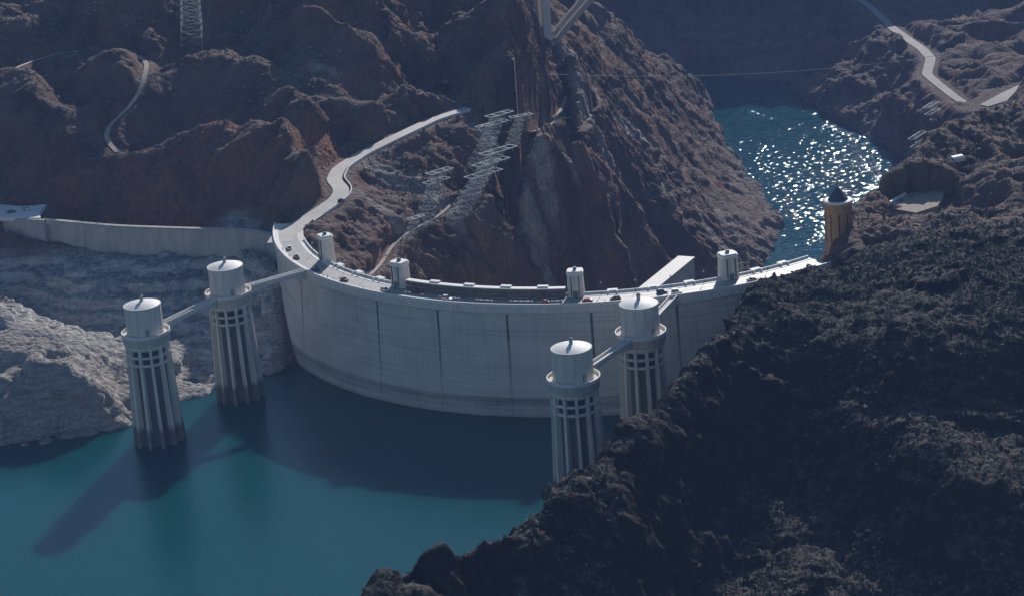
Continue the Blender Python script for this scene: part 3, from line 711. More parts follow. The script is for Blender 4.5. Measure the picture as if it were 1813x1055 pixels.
# ------------------------------------------------------------------ dam
dam = empty("arch_dam", (0, 0, -178)); tag(dam, "huge curved pale grey concrete arch dam holding back the lake between the rock walls", "dam")
def dpart(mb, name, m, parent=dam):
    mb.v = [(x, y, z + 178) for x, y, z in mb.v]; return mb.build(name, m, parent)
def dam_face_mat():
    m = bpy.data.materials.new("dam face concrete"); m.use_nodes = True
    N = m.node_tree.nodes; L = m.node_tree.links; b = N["Principled BSDF"]; b.inputs["Roughness"].default_value = .9; b.inputs["Specular IOR Level"].default_value = .15
    tc = N.new("ShaderNodeTexCoord"); s = N.new("ShaderNodeSeparateXYZ"); L.new(tc.outputs["Object"], s.inputs[0])
    def mt(op, a, c=0.0, clamp=False):
        n = N.new("ShaderNodeMath"); n.operation = op; n.use_clamp = clamp
        for v, k in ((a, 0), (c, 1)):
            if isinstance(v, (int, float)): n.inputs[k].default_value = v
            else: L.new(v, n.inputs[k])
        return n.outputs[0]
    def mr(v, a0, a1, b0, b1):
        n = N.new("ShaderNodeMapRange"); n.interpolation_type = 'SMOOTHSTEP'; L.new(v, n.inputs[0])
        for k, q in enumerate((a0, a1, b0, b1)): n.inputs[k + 1].default_value = q
        return n.outputs[0]
    ang = mt('MULTIPLY', mt('ARCTAN2', s.outputs[0], mt('MULTIPLY', s.outputs[1], -1.0)), 57.29578)
    z = mt('SUBTRACT', s.outputs[2], 178.0)
    cyl = N.new("ShaderNodeCombineXYZ"); L.new(mt('MULTIPLY', ang, 2.7), cyl.inputs[0]); L.new(z, cyl.inputs[2])
    def nz(sx, sz, det=5):
        mp = N.new("ShaderNodeMapping"); mp.inputs["Scale"].default_value = (sx, 1, sz); L.new(cyl.outputs[0], mp.inputs[0])
        n = N.new("ShaderNodeTexNoise"); n.inputs["Scale"].default_value = 1.0; n.inputs["Detail"].default_value = det; n.inputs["Roughness"].default_value = .6; L.new(mp.outputs[0], n.inputs["Vector"]); return n.outputs["Fac"]
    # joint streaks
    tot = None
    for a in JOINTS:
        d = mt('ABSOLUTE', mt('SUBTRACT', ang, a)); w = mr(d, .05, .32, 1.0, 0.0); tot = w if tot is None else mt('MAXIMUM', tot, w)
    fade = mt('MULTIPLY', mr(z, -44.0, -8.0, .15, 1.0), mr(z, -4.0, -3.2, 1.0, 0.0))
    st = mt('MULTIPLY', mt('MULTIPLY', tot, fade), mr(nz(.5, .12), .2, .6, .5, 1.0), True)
    drip = mt('MULTIPLY', mr(nz(.55, .03), .50, .78, 0.0, .42), mr(z, -40, -3, .3, 1.0))
    lift = mt('MULTIPLY', mr(mt('ABSOLUTE', mt('SUBTRACT', mt('FRACT', mt('MULTIPLY', z, .333)), .5)), .44, .5, 0.0, .08), mr(nz(.03, .3), .35, .6, .2, 1.0))
    vj = mt('MULTIPLY', mr(mt('ABSOLUTE', mt('SUBTRACT', mt('FRACT', mt('MULTIPLY', ang, .29)), .5)), .47, .5, 0.0, .15), mr(nz(.1, .06), .35, .6, .1, 1.0))
    lay = mt('ADD', mt('MAXIMUM', lift, vj), mr(nz(.012, .75, 3), .45, .7, 0.0, .22))
    ring = mt('MULTIPLY', mr(z, -40.5, -39.0, 1.0, 0.0), mr(z, -46.5, -44.0, 0.0, 1.0))
    ring = mt('MULTIPLY', ring, mr(nz(.03, .4), .3, .7, .2, .55))
    low = mr(z, -47.2, -45.6, .35, 0.0)
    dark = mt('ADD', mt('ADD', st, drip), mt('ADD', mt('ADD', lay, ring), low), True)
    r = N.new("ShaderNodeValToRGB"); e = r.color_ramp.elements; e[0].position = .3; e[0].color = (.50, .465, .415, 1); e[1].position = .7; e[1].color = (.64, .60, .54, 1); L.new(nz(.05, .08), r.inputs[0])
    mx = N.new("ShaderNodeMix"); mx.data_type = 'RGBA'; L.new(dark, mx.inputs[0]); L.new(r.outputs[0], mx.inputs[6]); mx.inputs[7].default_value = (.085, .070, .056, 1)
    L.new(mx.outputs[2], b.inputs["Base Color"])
    return m
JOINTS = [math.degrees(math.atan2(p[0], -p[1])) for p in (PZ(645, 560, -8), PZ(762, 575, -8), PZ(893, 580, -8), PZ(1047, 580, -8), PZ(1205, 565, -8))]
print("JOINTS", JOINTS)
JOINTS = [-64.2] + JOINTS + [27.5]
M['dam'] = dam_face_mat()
A0, A1 = -92, 35
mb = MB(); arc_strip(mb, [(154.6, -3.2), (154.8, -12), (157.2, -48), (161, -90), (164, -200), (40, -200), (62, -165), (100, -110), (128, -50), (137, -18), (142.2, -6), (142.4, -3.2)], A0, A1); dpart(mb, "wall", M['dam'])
mb = MB(); arc_strip(mb, [(155.5, -.05), (155.6, -2.9), (154.7, -3.3), (142.2, -3.3), (141.2, -2.6), (141.4, -.05)], A0, A1); dpart(mb, "cornice", M['conc'])
mb = MB(); arc_strip(mb, [(155.5, -.05), (155.5, 1.15), (155.05, 1.15), (155.05, -.05)], A0, A1); dpart(mb, "parapet", M['conc_pale'])
mb = MB(); arc_strip(mb, [(141.9, -.05), (141.9, 1.15), (141.4, 1.15), (141.4, -.05)], -80, A1); dpart(mb, "parapet", M['conc_pale'])
mb = MB(); arc_strip(mb, [(155.04, -.04), (155.04, .2), (152.9, .2), (152.9, -.04)], A0, A1); tag(mb.build("pavement", M['conc_pale']), kind='structure')
mb = MB(); arc_strip(mb, [(144.3, -.04), (144.3, .2), (141.95, .2), (141.95, -.04)], -78, A1); o = mb.build("pavement", M['conc_pale']); tag(o, kind='structure')
mb = MB(); arc_strip(mb, [(152.9, -.3), (152.9, .06), (144.3, .06), (144.3, -.3)], A0 + 6, A1); o = mb.build("road", M['asphalt']); tag(o, kind='structure')
mb = MB()
for r in (148.5, 148.8): arc_strip(mb, [(r + .06, .055), (r + .06, .072), (r - .06, .072), (r - .06, .055)], -80, 44)
for r in (152.5, 144.7): arc_strip(mb, [(r + .06, .055), (r + .06, .072), (r - .06, .072), (r - .06, .055)], -80, 44)
tag(mb.build("road_marking", M['line_y']), kind='structure')
# lookout bays on the downstream parapet
BAYS = [-60.5, -54, -48, -20.5, -14.5] + [0.5, 5.5, 11.5, 23.5, 29.5]
for a in (-33.6, -26.5, -20.4, -14.6): pass
for a in (-59, -52.5, -46.5, -1.6, 5.2, 11.6, 24.0, 29.5):
    mb = MB(); p = on_arc(140.6, a, .3); mb.box(p[0], p[1], p[2], 4.2, 2.3, 1.9, R_(a)); q = on_arc(142.3, a, .75)
    for s in (-1, 1):
        w = on_arc(142.4, a + s * .75, .65); mb.box(w[0], w[1], w[2], .6, 1.1, 1.3, R_(a))
    dpart(mb, "lookout_bay", M['conc_pale'])
# covered gallery on the crest
gal = empty("covered_gallery", on_arc(142.6, -24, 0)); tag(gal, "long pale flat-roofed open gallery on the crest between two towers", "gallery")
gl = gal.location.copy()
def gpart(mb, name, m):
    mb.v = [(x - gl.x, y - gl.y, z - gl.z) for x, y, z in mb.v]; return mb.build(name, m, gal)
GA0, GA1 = -38.6, -9.4
mb = MB(); arc_strip(mb, [(144.9, 3.75), (144.9, 4.15), (142.2, 4.15), (142.2, 3.75)], GA0, GA1); gpart(mb, "roof", M['conc_pale'])
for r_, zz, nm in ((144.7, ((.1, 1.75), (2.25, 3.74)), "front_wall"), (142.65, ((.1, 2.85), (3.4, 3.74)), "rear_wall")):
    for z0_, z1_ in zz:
        mb = MB(); arc_strip(mb, [(r_, z0_), (r_, z1_), (r_ - .25, z1_), (r_ - .25, z0_)], GA0, GA1); gpart(mb, nm, M['conc_dark'])  # shade on the gallery front is put into the dark colour
BL = [-33.0, -26.3, -19.6, -13.2]
a = GA0 + .6
while a < GA1:
    solid = any(abs(a - b) < 1.5 for b in BL)
    if not solid or True:
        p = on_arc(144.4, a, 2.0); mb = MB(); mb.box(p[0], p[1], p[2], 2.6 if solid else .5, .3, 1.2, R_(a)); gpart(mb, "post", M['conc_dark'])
    a += 1.0
for a in BL:
    mb = MB(); p = on_arc(142.6, a, 4.45); mb.box(p[0], p[1], p[2], 4.6, 2.0, .6, R_(a)); gpart(mb, "roof_block", M['conc_pale'])

# ------------------------------------------------------------------ elevator towers on the crest
def crest_tower(a, label, w, h, r=141.6):
    t = empty("crest_tower", on_arc(r, a, -62), R_(a)); tag(t, label, "tower", "towers along the dam crest")
    # local: x along crest, -y towards the lake
    def prof(wx, wy, ch, z, n=5):
        pts = []
        for cx, cy, a0 in ((1, -1, -90), (1, 1, 0), (-1, 1, 90), (-1, -1, 180)):
            for k in range(n):
                q = R_(a0 + 90 * k / (n - 1)); pts.append((cx * (wx - ch) + ch * math.cos(q), cy * (wy - ch) + ch * math.sin(q), z))
        return pts
    def stack(levels, ch):
        mb = MB(); P = []; F = []; m = None
        for wx, wy, z in levels:
            L_ = prof(wx, wy, ch, z); m = len(L_); P += L_
        for i in range(len(levels) - 1):
            for k in range(m): F.append((i * m + k, i * m + (k + 1) % m, (i + 1) * m + (k + 1) % m, (i + 1) * m + k))
        F += [tuple(range(m))[::-1], tuple((len(levels) - 1) * m + k for k in range(m))]
        return mb.add(P, F)
    H = 62
    stack([(w * 1.12, w * 1.0, 0), (w * 1.06, w * .93, H), (w * .98, w * .86, H + h - 1.6)], w * .42).build("shaft", M['conc'], t)
    stack([(w * 1.03, w * .91, H + h - 1.6), (w * 1.03, w * .91, H + h - .5), (w * .96, w * .84, H + h - .45), (w * .96, w * .84, H + h)], w * .42).build("crown", M['conc_pale'], t)
    for s in (-1, 0, 1):
        mb = MB(); mb.box(s * w * .5, -w * .93, H + h * .45, w * .12, .5, h * .75); mb.build("flute", M['conc_dark' if s else 'conc'], t)
    mb = MB(); mb.box(0, -w * .955, H + 1.35, 1.9, .45, 2.6); d = mb.build("door", M['green'], t)
    mb = MB(); mb.box(0, 0, H + h + .6, 1.3, 1.3, 1.2); mb.tube([(0, 0, H + h + 1), (0, 0, H + h + 3)], .09); mb.build("roof_hatch", M['green'], t)
    return t
crest_tower(-64.5, "pale concrete tower at the far left bend of the dam crest", 3.3, 12.0, 140.6)
crest_tower(-40.9, "concrete tower on the dam crest at the left end of the covered gallery", 3.5, 11.0)
crest_tower(-7.7, "concrete tower on the dam crest at the right end of the covered gallery", 3.3, 11.0)
crest_tower(18.6, "plain pale concrete tower on the crest right of the sloping powerhouse roof", 3.7, 11.0)

# ------------------------------------------------------------------ intake towers
def intake_tower():
    t = empty("intake_tower", (0, 0, -78)); B = 78
    mb = MB(); mb.lathe([(8.6, 0), (7.9, B - 48), (7.35, B - 4), (7.35, B - 3.0)], 48); mb.build("shaft", M['conc_dark'], t)  # recess shade between the fins is put into the shaft colour
    n = 12
    for i in range(n):
        a = 2 * math.pi * (i + .5) / n; mb = MB(); c, s = math.cos(a), math.sin(a); P = []
        for r0, r1, w, z in ((7.5, 12.2, .85, 0), (7.2, 10.9, .78, B - 48), (7.0, 9.35, .62, B - 12), (7.0, 9.2, .60, B - 3.4)):
            for rr, ww in ((r0, w), (r1, w * .8)):
                for q in (-1, 1): P.append((rr * c - q * ww * s, rr * s + q * ww * c, z))
        F = []
        for k in range(3):
            o_ = k * 4; p_ = o_ + 4
            F += [(o_, o_ + 2, p_ + 2, p_), (o_ + 2, o_ + 3, p_ + 3, p_ + 2), (o_ + 3, o_ + 1, p_ + 1, p_ + 3), (o_ + 1, o_, p_, p_ + 1)]
        F += [(0, 1, 3, 2), (12, 14, 15, 13)]
        mb.add(P, F); mb.build("fin", M['conc_fin'], t)
    for z, h_ in ((B - 12.4, .8), (B - 9.0, .7), (B - 5.6, 1.9)):
        mb = MB(); mb.lathe([(7.2, z), (9.0, z), (9.0, z + h_), (7.2, z + h_)], 48, cap0=False, cap1=False); mb.build("ring_beam", M['conc_fin'], t)
    for i in range(n):
        a = 2 * math.pi * i / n
        for z in (B - 7.0, B - 10.3):
            mb = MB(); mb.box(7.45 * math.cos(a), 7.45 * math.sin(a), z, .5, 2.7, 2.4, a); mb.build("window", M['bronze'], t)
    mb = MB(); mb.lathe([(9.3, B - 3.9), (9.7, B - 3.5), (9.95, B - .6), (10.1, B - .5), (10.1, B - .02)], 60); mb.build("deck", M['conc'], t)
    mb = MB(); mb.lathe([(10.1, B), (10.1, B + 1.1), (9.75, B + 1.1), (9.75, B)], 60, cap0=False, cap1=False, smooth=False); mb.build("parapet", M['conc_pale'], t)
    mb = MB(); mb.lathe([(7.75, B - .02), (7.75, B + .8), (7.55, B + .9), (7.55, B + 11.6), (7.8, B + 11.7), (7.8, B + 12.3), (7.4, B + 12.35)], 64, smooth=False)
    mb.build("drum", M['conc'], t)
    for i in range(12):
        a = 2 * math.pi * (i + .5) / 12; mb = MB(); mb.box(7.62 * math.cos(a), 7.62 * math.sin(a), B + 6.2, .25, .35, 10.2, a); mb.build("pilaster", M['conc'], t)
    for a in (R_(-75), R_(20)):
        mb = MB(); mb.box(7.6 * math.cos(a), 7.6 * math.sin(a), B + 2.1, .25, 1.3, 2.9, a); mb.build("door", M['green'], t)
    mb = MB(); mb.lathe([(7.45, B + 12.3), (5.6, B + 13.0), (3.4, B + 13.5), (1.2, B + 13.75), (.01, B + 13.8)], 48, cap0=False, cap1=False); mb.build("roof", M['conc_pale'], t)
    mb = MB(); mb.lathe([(.75, B + 13.5), (.75, B + 15.3), (.95, B + 15.4), (.95, B + 15.8), (.2, B + 16.4)], 12); mb.build("lantern", M['steel'], t)
    return t
TPOS = [(-198.3, -142.3), (-168.2, -97.2), (-25.3, -239.4), (3.5, -194.2)]
TLAB = ["finned concrete intake tower standing farthest left in the lake, beside the pale rocky point",
        "finned concrete intake tower on the left whose footbridge runs on to the dam",
        "nearest finned intake tower, right of centre, its foot hidden by the dark hill",
        "finned intake tower closest to the dam wall on the right, partly behind the dark hill"]
proto = intake_tower()
for i, (x, y) in enumerate(TPOS):
    o = proto if i == 0 else copy_tree(proto)
    o.location = (x, y, -78); o.rotation_euler.z = R_(8 * i); tag(o, TLAB[i], "tower", "intake towers in the lake")
def footbridge(a, b, label, ra=9.95, rb=9.95):
    a = Vector((*a, 0)); b = Vector((*b, 0)); d = (b - a).normalized(); a2 = a + d * ra; b2 = b - d * rb; Ln = (b2 - a2).length
    t = empty("footbridge", a2, math.atan2(d.y, d.x)); tag(t, label, "footbridge", "footbridges to the intake towers")
    mb = MB(); mb.box(Ln / 2, 0, -.22, Ln, 3.3, .4); mb.build("deck", M['conc'], t)
    for s in (-1, 1):
        mb = MB(); mb.box(Ln / 2, s * 1.5, .52, Ln, .3, 1.05); mb.build("parapet", M['conc_pale'], t)
    mb = MB(); n = 16; P = []; F = []
    for i in range(n + 1):
        x = Ln * i / n; dep = .9 + 2.2 * (2 * i / n - 1) ** 2
        for s in (-1.25, 1.25): P += [(x, s, -.42), (x, s, -.42 - dep)]
    for i in range(n):
        k = i * 4; m_ = k + 4; F += [(k, m_, m_ + 1, k + 1), (k + 2, k + 3, m_ + 3, m_ + 2), (k + 1, m_ + 1, m_ + 3, k + 3), (k, k + 2, m_ + 2, m_)]
    F += [(0, 1, 3, 2), (n * 4, n * 4 + 2, n * 4 + 3, n * 4 + 1)]
    mb.add(P, F); mb.build("girder", M['conc'], t)
    return t
footbridge(TPOS[0], TPOS[1], "narrow concrete footbridge linking the two left-hand intake towers")
footbridge(TPOS[1], on_arc(155.4, -61.3)[:2], "concrete footbridge from the left-hand intake tower to the dam crest", rb=0)
footbridge(TPOS[2], TPOS[3], "short concrete footbridge linking the two right-hand intake towers")
footbridge(TPOS[3], on_arc(155.4, 7.5)[:2], "footbridge hidden behind the right-hand intake tower, leading to the dam", rb=0)

# ------------------------------------------------------------------ spillway wall
sp = empty("spillway_wall", (WALL[3][0], WALL[3][1], -30)); tag(sp, "long low concrete spillway wall on the left bank above the lake rock", "wall")
o_ = Vector((WALL[3][0], WALL[3][1], -30))
wp = np.array(dens(WALL[2:], 5)); wp[:, 2] = -6
for _ in range(6): wp[1:-1] = (wp[:-2] + 2 * wp[1:-1] + wp[2:]) / 4
def sweep(path, prof, name, m, parent, off):
    path = np.array(path); d = np.gradient(path[:, :2], axis=0); d /= np.hypot(d[:, 0], d[:, 1])[:, None]
    n = np.stack([d[:, 1], -d[:, 0]], 1); mb = MB(); P = []; F = []; k = len(prof)
    for i, q in enumerate(path):
        for s, z in prof: P.append((q[0] + n[i, 0] * s - off[0], q[1] + n[i, 1] * s - off[1], q[2] + z - off[2]))
    for i in range(len(path) - 1):
        for j in range(k): F.append((i * k + j, i * k + (j + 1) % k, (i + 1) * k + (j + 1) % k, (i + 1) * k + j))
    F += [tuple(range(k))[::-1], tuple((len(path) - 1) * k + j for j in range(k))]
    mb.add(P, F); return mb.build(name, m, parent)
sweep(wp, [(0, -.4), (.8, -1.5), (2.5, -30), (-6, -30), (-1.6, -.4)], "weir_wall", M['conc_wall'], sp, o_)
sweep(wp, [(.35, -.45), (.35, 0), (-2.0, 0), (-2.0, -.45)], "coping", M['conc_wall'], sp, o_)
lw = [PZ(-90, 378, -5), PZ(0, 384, -5), PZ(40, 388, -5), PZ(78, 390, -5)]
ab = empty("retaining_wall", (lw[1][0], lw[1][1], -30)); tag(ab, "plain concrete retaining wall below the sunlit parking area at the far left edge", "wall")
sweep(dens(lw, 6), [(0, 0), (1.5, -25), (-5, -25), (-1.5, 0)], "face", M['conc_wall'], ab, (lw[1][0], lw[1][1], -30))
mb = MB(); Q = [PZ(-60, 384, -4.6), PZ(72, 386, -4.6), PZ(70, 376, -4.6), PZ(82, 362, -4.6), PZ(40, 366, -4.6), PZ(0, 362, -4.6), PZ(-60, 355, -4.6)]
mb.add(Q + [(x, y, z - 2) for x, y, z in Q], [tuple(range(7))] + [(i, (i + 1) % 7, (i + 1) % 7 + 7, i + 7) for i in range(7)]); tag(mb.build("parking_area", M['conc_pale']), kind='structure')

# ------------------------------------------------------------------ powerhouse wing (sloping away down the canyon)
ph = empty("powerhouse", PZ(1185, 480, -176)); tag(ph, "long concrete powerhouse with a pale roof at the canyon foot, running away behind the crest", "building")
pa = np.array(PZ(1147, 507, -140)); pb = np.array(PZ(1215, 452, -140)); dd = (pb - pa)[:2]; LL = np.hypot(*dd); dd /= LL; rz = math.atan2(dd[1], dd[0])
pa2 = pa[:2] - dd * 150; LT = LL + 150; pc = (pa2 + pb[:2]) / 2
mb = MB(); lx, ly = pc[0] - ph.location.x, pc[1] - ph.location.y
mb.box(lx, ly, 16, LT, 10.4, 36, rz); mb.build("wall", M['conc'], ph)
mb = MB(); mb.box(lx, ly, 34.5, LT + .8, 11.4, 1.2, rz); mb.build("roof", M['conc_pale'], ph)
for k in range(14):
    t_ = -LT / 2 + (k + .5) * LT / 14; nx, ny = math.sin(rz), -math.cos(rz)
    mb = MB(); mb.box(lx + math.cos(rz) * t_ + nx * 5.2, ly + math.sin(rz) * t_ + ny * 5.2, 16, 1.2, .3, 20, rz); mb.build("window", M['conc_wall'], ph)

# ------------------------------------------------------------------ gold round tower and terrace roof on the right
gp = PY(1487, 452, -92); gt = empty("lookout_tower", (gp[0], gp[1], gp[2] - 6.6)); tag(gt, "ochre round tower with a dark conical roof at the right end of the crest", "tower")
mb = MB(); mb.lathe([(6.0, 0), (6.0, 29.5), (6.25, 29.6), (6.25, 31.2)], 40); mb.build("wall", M['gold'], gt)
for i in range(10):
    a = 2 * math.pi * i / 10 + .2; mb = MB(); mb.box(6.0 * math.cos(a), 6.0 * math.sin(a), 20, .16, .5, 13, a); mb.build("window", M['bronze'], gt)
mb = MB(); mb.lathe([(6.4, 31.2), (6.4, 31.7), (5.0, 31.8)], 40); mb.build("cornice", M['conc_pale'], gt)
mb = MB(); mb.lathe([(4.6, 31.7), (4.1, 32.8), (2.4, 35.2), (.9, 37.0), (.35, 37.8)], 8, smooth=False); f = mb.build("roof", M['slate'], gt)
mb = MB(); mb.tube([(0, 0, 37.6), (0, 0, 41)], .14); mb.build("spire", M['slate'], f)
tr = empty("terrace_building", (rc[0], rc[1], -8)); tag(tr, "flat-roofed low building with a tan gravel roof set in the rock on the right", "building")
off = (rc[0], rc[1], -8)
def prism(mb, Q, z0, z1):
    n = len(Q); P = [(x - off[0], y - off[1], z0 - off[2]) for x, y, *_ in Q] + [(x - off[0], y - off[1], z1 - off[2]) for x, y, *_ in Q]
    return mb.add(P, [tuple(range(n))[::-1], tuple(n + i for i in range(n))] + [(i, (i + 1) % n, n + (i + 1) % n, n + i) for i in range(n)])
prism(MB(), ROOFC, -14, 1.9).build("wall", M['roof_flat'], tr); prism(MB(), ROOFC, 1.9, 2.3).build("roof", M['roof_flat'], tr)
mb = MB(); a, b = ROOFC[0], ROOFC[5]; mb.bar((a[0] - off[0], a[1] - off[1], 10.8), (b[0] - off[0], b[1] - off[1], 10.8), .9, 1.1); mb.build("parapet", M['conc_pale'], tr)
for s in (.25, .4, .55, .7):
    mb = MB(); x = ROOFC[0][0] * (1 - s) + ROOFC[3][0] * s - off[0]; y = ROOFC[0][1] * (1 - s) + ROOFC[3][1] * s - off[1]; mb.box(x, y, 10.75, 1.6, 1.3, .9); mb.build("roof_vent", M['green'], tr)

sh = empty("pump_house", PY(1694, 288, -25)); tag(sh, "tiny pale building with a rounded roof on the rock above the gravel-roofed terrace", "building")
mb = MB(); mb.box(0, 0, .6, 5.5, 4.0, 3.4, .4); mb.build("wall", M['conc'], sh)
mb = MB(); mb.add([(x * 1.0, math.cos(a) * 2.2, 2.3 + 1.1 * math.sin(a)) for x in (-2.9, 2.9) for a in np.linspace(0, math.pi, 9)], [(k, k + 1, k + 10, k + 9) for k in range(8)] + [tuple(range(9)), tuple(range(9, 18))[::-1]] + [(0, 9, 17, 8)]); f = mb.build("roof", M['conc_pale'], sh); f.rotation_euler.z = .4
# ------------------------------------------------------------------ background bridge
bq = PY(982, 64, 450); bz = bq[2]
bd = Vector((.985, .17, 0)).normalized()
br = empty("arch_bridge", (bq[0], bq[1], bz - 6), math.atan2(bd.y, bd.x)); tag(br, "high concrete arch bridge, only its springing and piers visible at the top", "bridge")
span, rise, DZ = 320.0, 84.0, 96.0
for s in (-7, 7):
    mb = MB(); P = []; F = []; n = 40
    for i in range(n + 1):
        x = span * i / n; zc = 5 + 4 * rise * (i / n) * (1 - i / n); th = 1.7
        sl = 4 * rise / span * (1 - 2 * i / n); nn = math.hypot(1, sl); ox, oz = -sl / nn * th, th / nn
        for yy in (s - 2, s + 2): P += [(x + ox, yy, zc + oz), (x - ox, yy, zc - oz)]
    for i in range(n):
        k = i * 4; m_ = k + 4; F += [(k, m_, m_ + 1, k + 1), (k + 2, k + 3, m_ + 3, m_ + 2), (k + 1, m_ + 1, m_ + 3, k + 3), (k, k + 2, m_ + 2, m_)]
    F += [(0, 1, 3, 2), (n * 4, n * 4 + 2, n * 4 + 3, n * 4 + 1)]
    mb.add(P, F); mb.build("arch_rib", M['bridge'], br)
for x in [-15, -6] + [32 * k for k in range(1, 10)] + [span + 2, span + 34]:
    zb = 4 if x < 0 or x > span else 5 + 4 * rise * (x / span) * (1 - x / span)
    if x == span + 34: zb = 30
    for s in (-7, 7):
        mb = MB(); mb.box(x, s, (zb + DZ - 3) / 2, 5.2 if x < 0 else 3.0, 3.4, DZ - 3 - zb); 
        if DZ - 3 - zb > 3: mb.build("column", M['conc_pale' if x == -6 and s < 0 else 'bridge'], br)  # one pier column paler: its sunlit look is put into the colour
for x in (-4, span + 4):
    mb = MB(); mb.box(x - 4 if x < 0 else x, 0, 1, 22, 20, 7); mb.build("skewback", M['bridge'], br)
mb = MB(); mb.box(span / 2 - 60, 0, DZ - 1, span + 260, 27, 2.6); mb.build("deck", M['bridge'], br)
for s in (-13.2, 13.2):
    mb = MB(); mb.box(span / 2 - 60, s, DZ + .9, span + 260, .4, 1.2); mb.build("parapet", M['bridge'], br)

# ------------------------------------------------------------------ transmission pylons
def pylon(base, top, w0, w1, label, arms=2, armlen=15.0, armdir=(.62, .78), panels=9, armpair=True):
    b = Vector(base); t_ = Vector(top); root = empty("transmission_tower", b); tag(root, label, "pylon", "steel transmission towers on the canyon sides")
    ax = t_ - b; ad = Vector((*armdir, 0)).normalized(); sd_ = Vector((ad.y, -ad.x, 0))
    cors = [(-1, -1), (1, -1), (1, 1), (-1, 1)]
    def P(k, f):
        w = w0 + (w1 - w0) * f; c = cors[k]; return ax * f + ad * (c[0] * w / 2) + sd_ * (c[1] * w / 2)
    T = .16
    for k in range(4):
        mb = MB(); mb.bar(P(k, 0), P(k, 1), T * 1.4); mb.build("leg", M['steel'], root)
    mb = MB()
    for i in range(panels):
        f0, f1 = i / panels, (i + 1) / panels
        for k in range(4):
            j = (k + 1) % 4; mb.bar(P(k, f0), P(j, f1), T * .8); mb.bar(P(j, f0), P(k, f1), T * .8); mb.bar(P(k, f1), P(j, f1), T)
    mb.build("bracing", M['steel'], root)
    for q in range(arms):
        f = 1 - .16 * q; c = ax * f
        mb = MB()
        for s in ((-1, 1) if armpair else (0,)):
            o2 = sd_ * s * (w1 * .5 + .2)
            mb.bar(c + o2 - ad * armlen / 2, c + o2 + ad * armlen / 2, .36, .34)
        for e in (-1, -.5, .5, 1):
            mb.bar(c + sd_ * (w1 * .6) + ad * armlen / 2 * e, c - sd_ * (w1 * .6) + ad * armlen / 2 * e, .35)
        am = mb.build("crossarm", M['steel_w'], root)
        for e in (-.95, 0, .95):
            m2 = MB(); p = c + ad * armlen / 2 * e; m2.tube([p, p - Vector((0, 0, 2.6))], .18); m2.build("insulator", M['steel_w'], am)
    return root
def gpt(u, v, y):
    p = PY(u, v, y); return p
pylon(PZ(802, 392, -20), PZ(882, 266, 20), 9, 5.5, "tallest leaning lattice pylon on the bench right of the climbing road", 3, 20, (.75, .66), 12)
pylon(PZ(744, 408, -19), PZ(778, 303, 8), 7.5, 4.5, "smaller leaning lattice pylon at the left of the group on the bench", 2, 14, (.75, .66), 8)
pylon(PZ(842, 300, -8), PZ(884, 202, 24), 8.5, 5, "leaning lattice pylon highest up the slope, next to the end of the pale road", 2, 15, (.75, .66), 9)
pylon(PZ(830, 352, -14), PZ(868, 285, 6), 6, 4, "short lattice pylon tucked between the tallest leaning pylon and the road end", 1, 10, (.75, .66), 7)
pylon(PZ(715, 440, -24), PZ(736, 385, -4), 5, 3, "small lattice pylon low on the slope, beside the pale footpath", 1, 9, (.75, .66), 6)
pylon(PZ(905, 262, 0), PZ(922, 205, 20), 6, 3.5, "lattice pylon farthest right of the group, near the side track", 1, 12, (.9, .43), 7)
pylon(PZ(872, 262, -3), PZ(858, 222, 11), 5, 3, "squat lattice pylon below the end of the pale road", 1, 11, (.75, .66), 5)
pylon(PY(342, 100, 216), PY(334, -45, 216), 12, 9, "wide upright lattice pylon rising out of view above the dark hills on the left", 1, 16, (1, 0), 12)
pylon(PY(512, 45, 290), PY(505, -40, 290), 11, 8, "lattice pylon cut off by the top edge, between dark ridges", 1, 14, (1, 0), 6)
pylon(PY(1668, 262, 640), PY(1648, 186, 640), 8, 4.5, "pylon with bright paired crossarms below the pale road on the right", 2, 20, (.55, .83), 6)
pylon(PY(1650, 330, 600), PY(1624, 240, 600), 8, 4.5, "pylon with bright paired crossarms just above the middle ridge on the right", 2, 24, (.55, .83), 7)
pylon(PZ(1530, 300, RV + 8), PY(1503, 238, 640), 5, 3, "slender dark pylon at the right riverside nearest the water glitter", 1, 6, (.9, .43), 6)
pylon(PZ(1556, 322, RV + 12), PY(1532, 255, 600), 5, 3, "slender dark pylon at the right riverside just above the brown tower", 1, 6, (.9, .43), 6)

# overhead cable
def cable(p, q, sag, label, r=.11):
    p = Vector(p); q = Vector(q); mb = MB(); pts = []
    for i in range(41):
        t = i / 40; w = p.lerp(q, t); pts.append((w.x, w.y, w.z - sag * 4 * t * (1 - t)))
    mb.tube(pts, r, 5); return tag(mb.build("overhead_cable", M['steel']), label, "cable")
cable(PY(560, 92, 330), PY(1860, 62, 520), 22, "thin steel cable strung right across the canyon near the top of the view", .16)
cable(PY(520, 222, 128), PY(1010, 208, 300), 4, "faint steel cable between the dark left cliff and the pylons", .08)

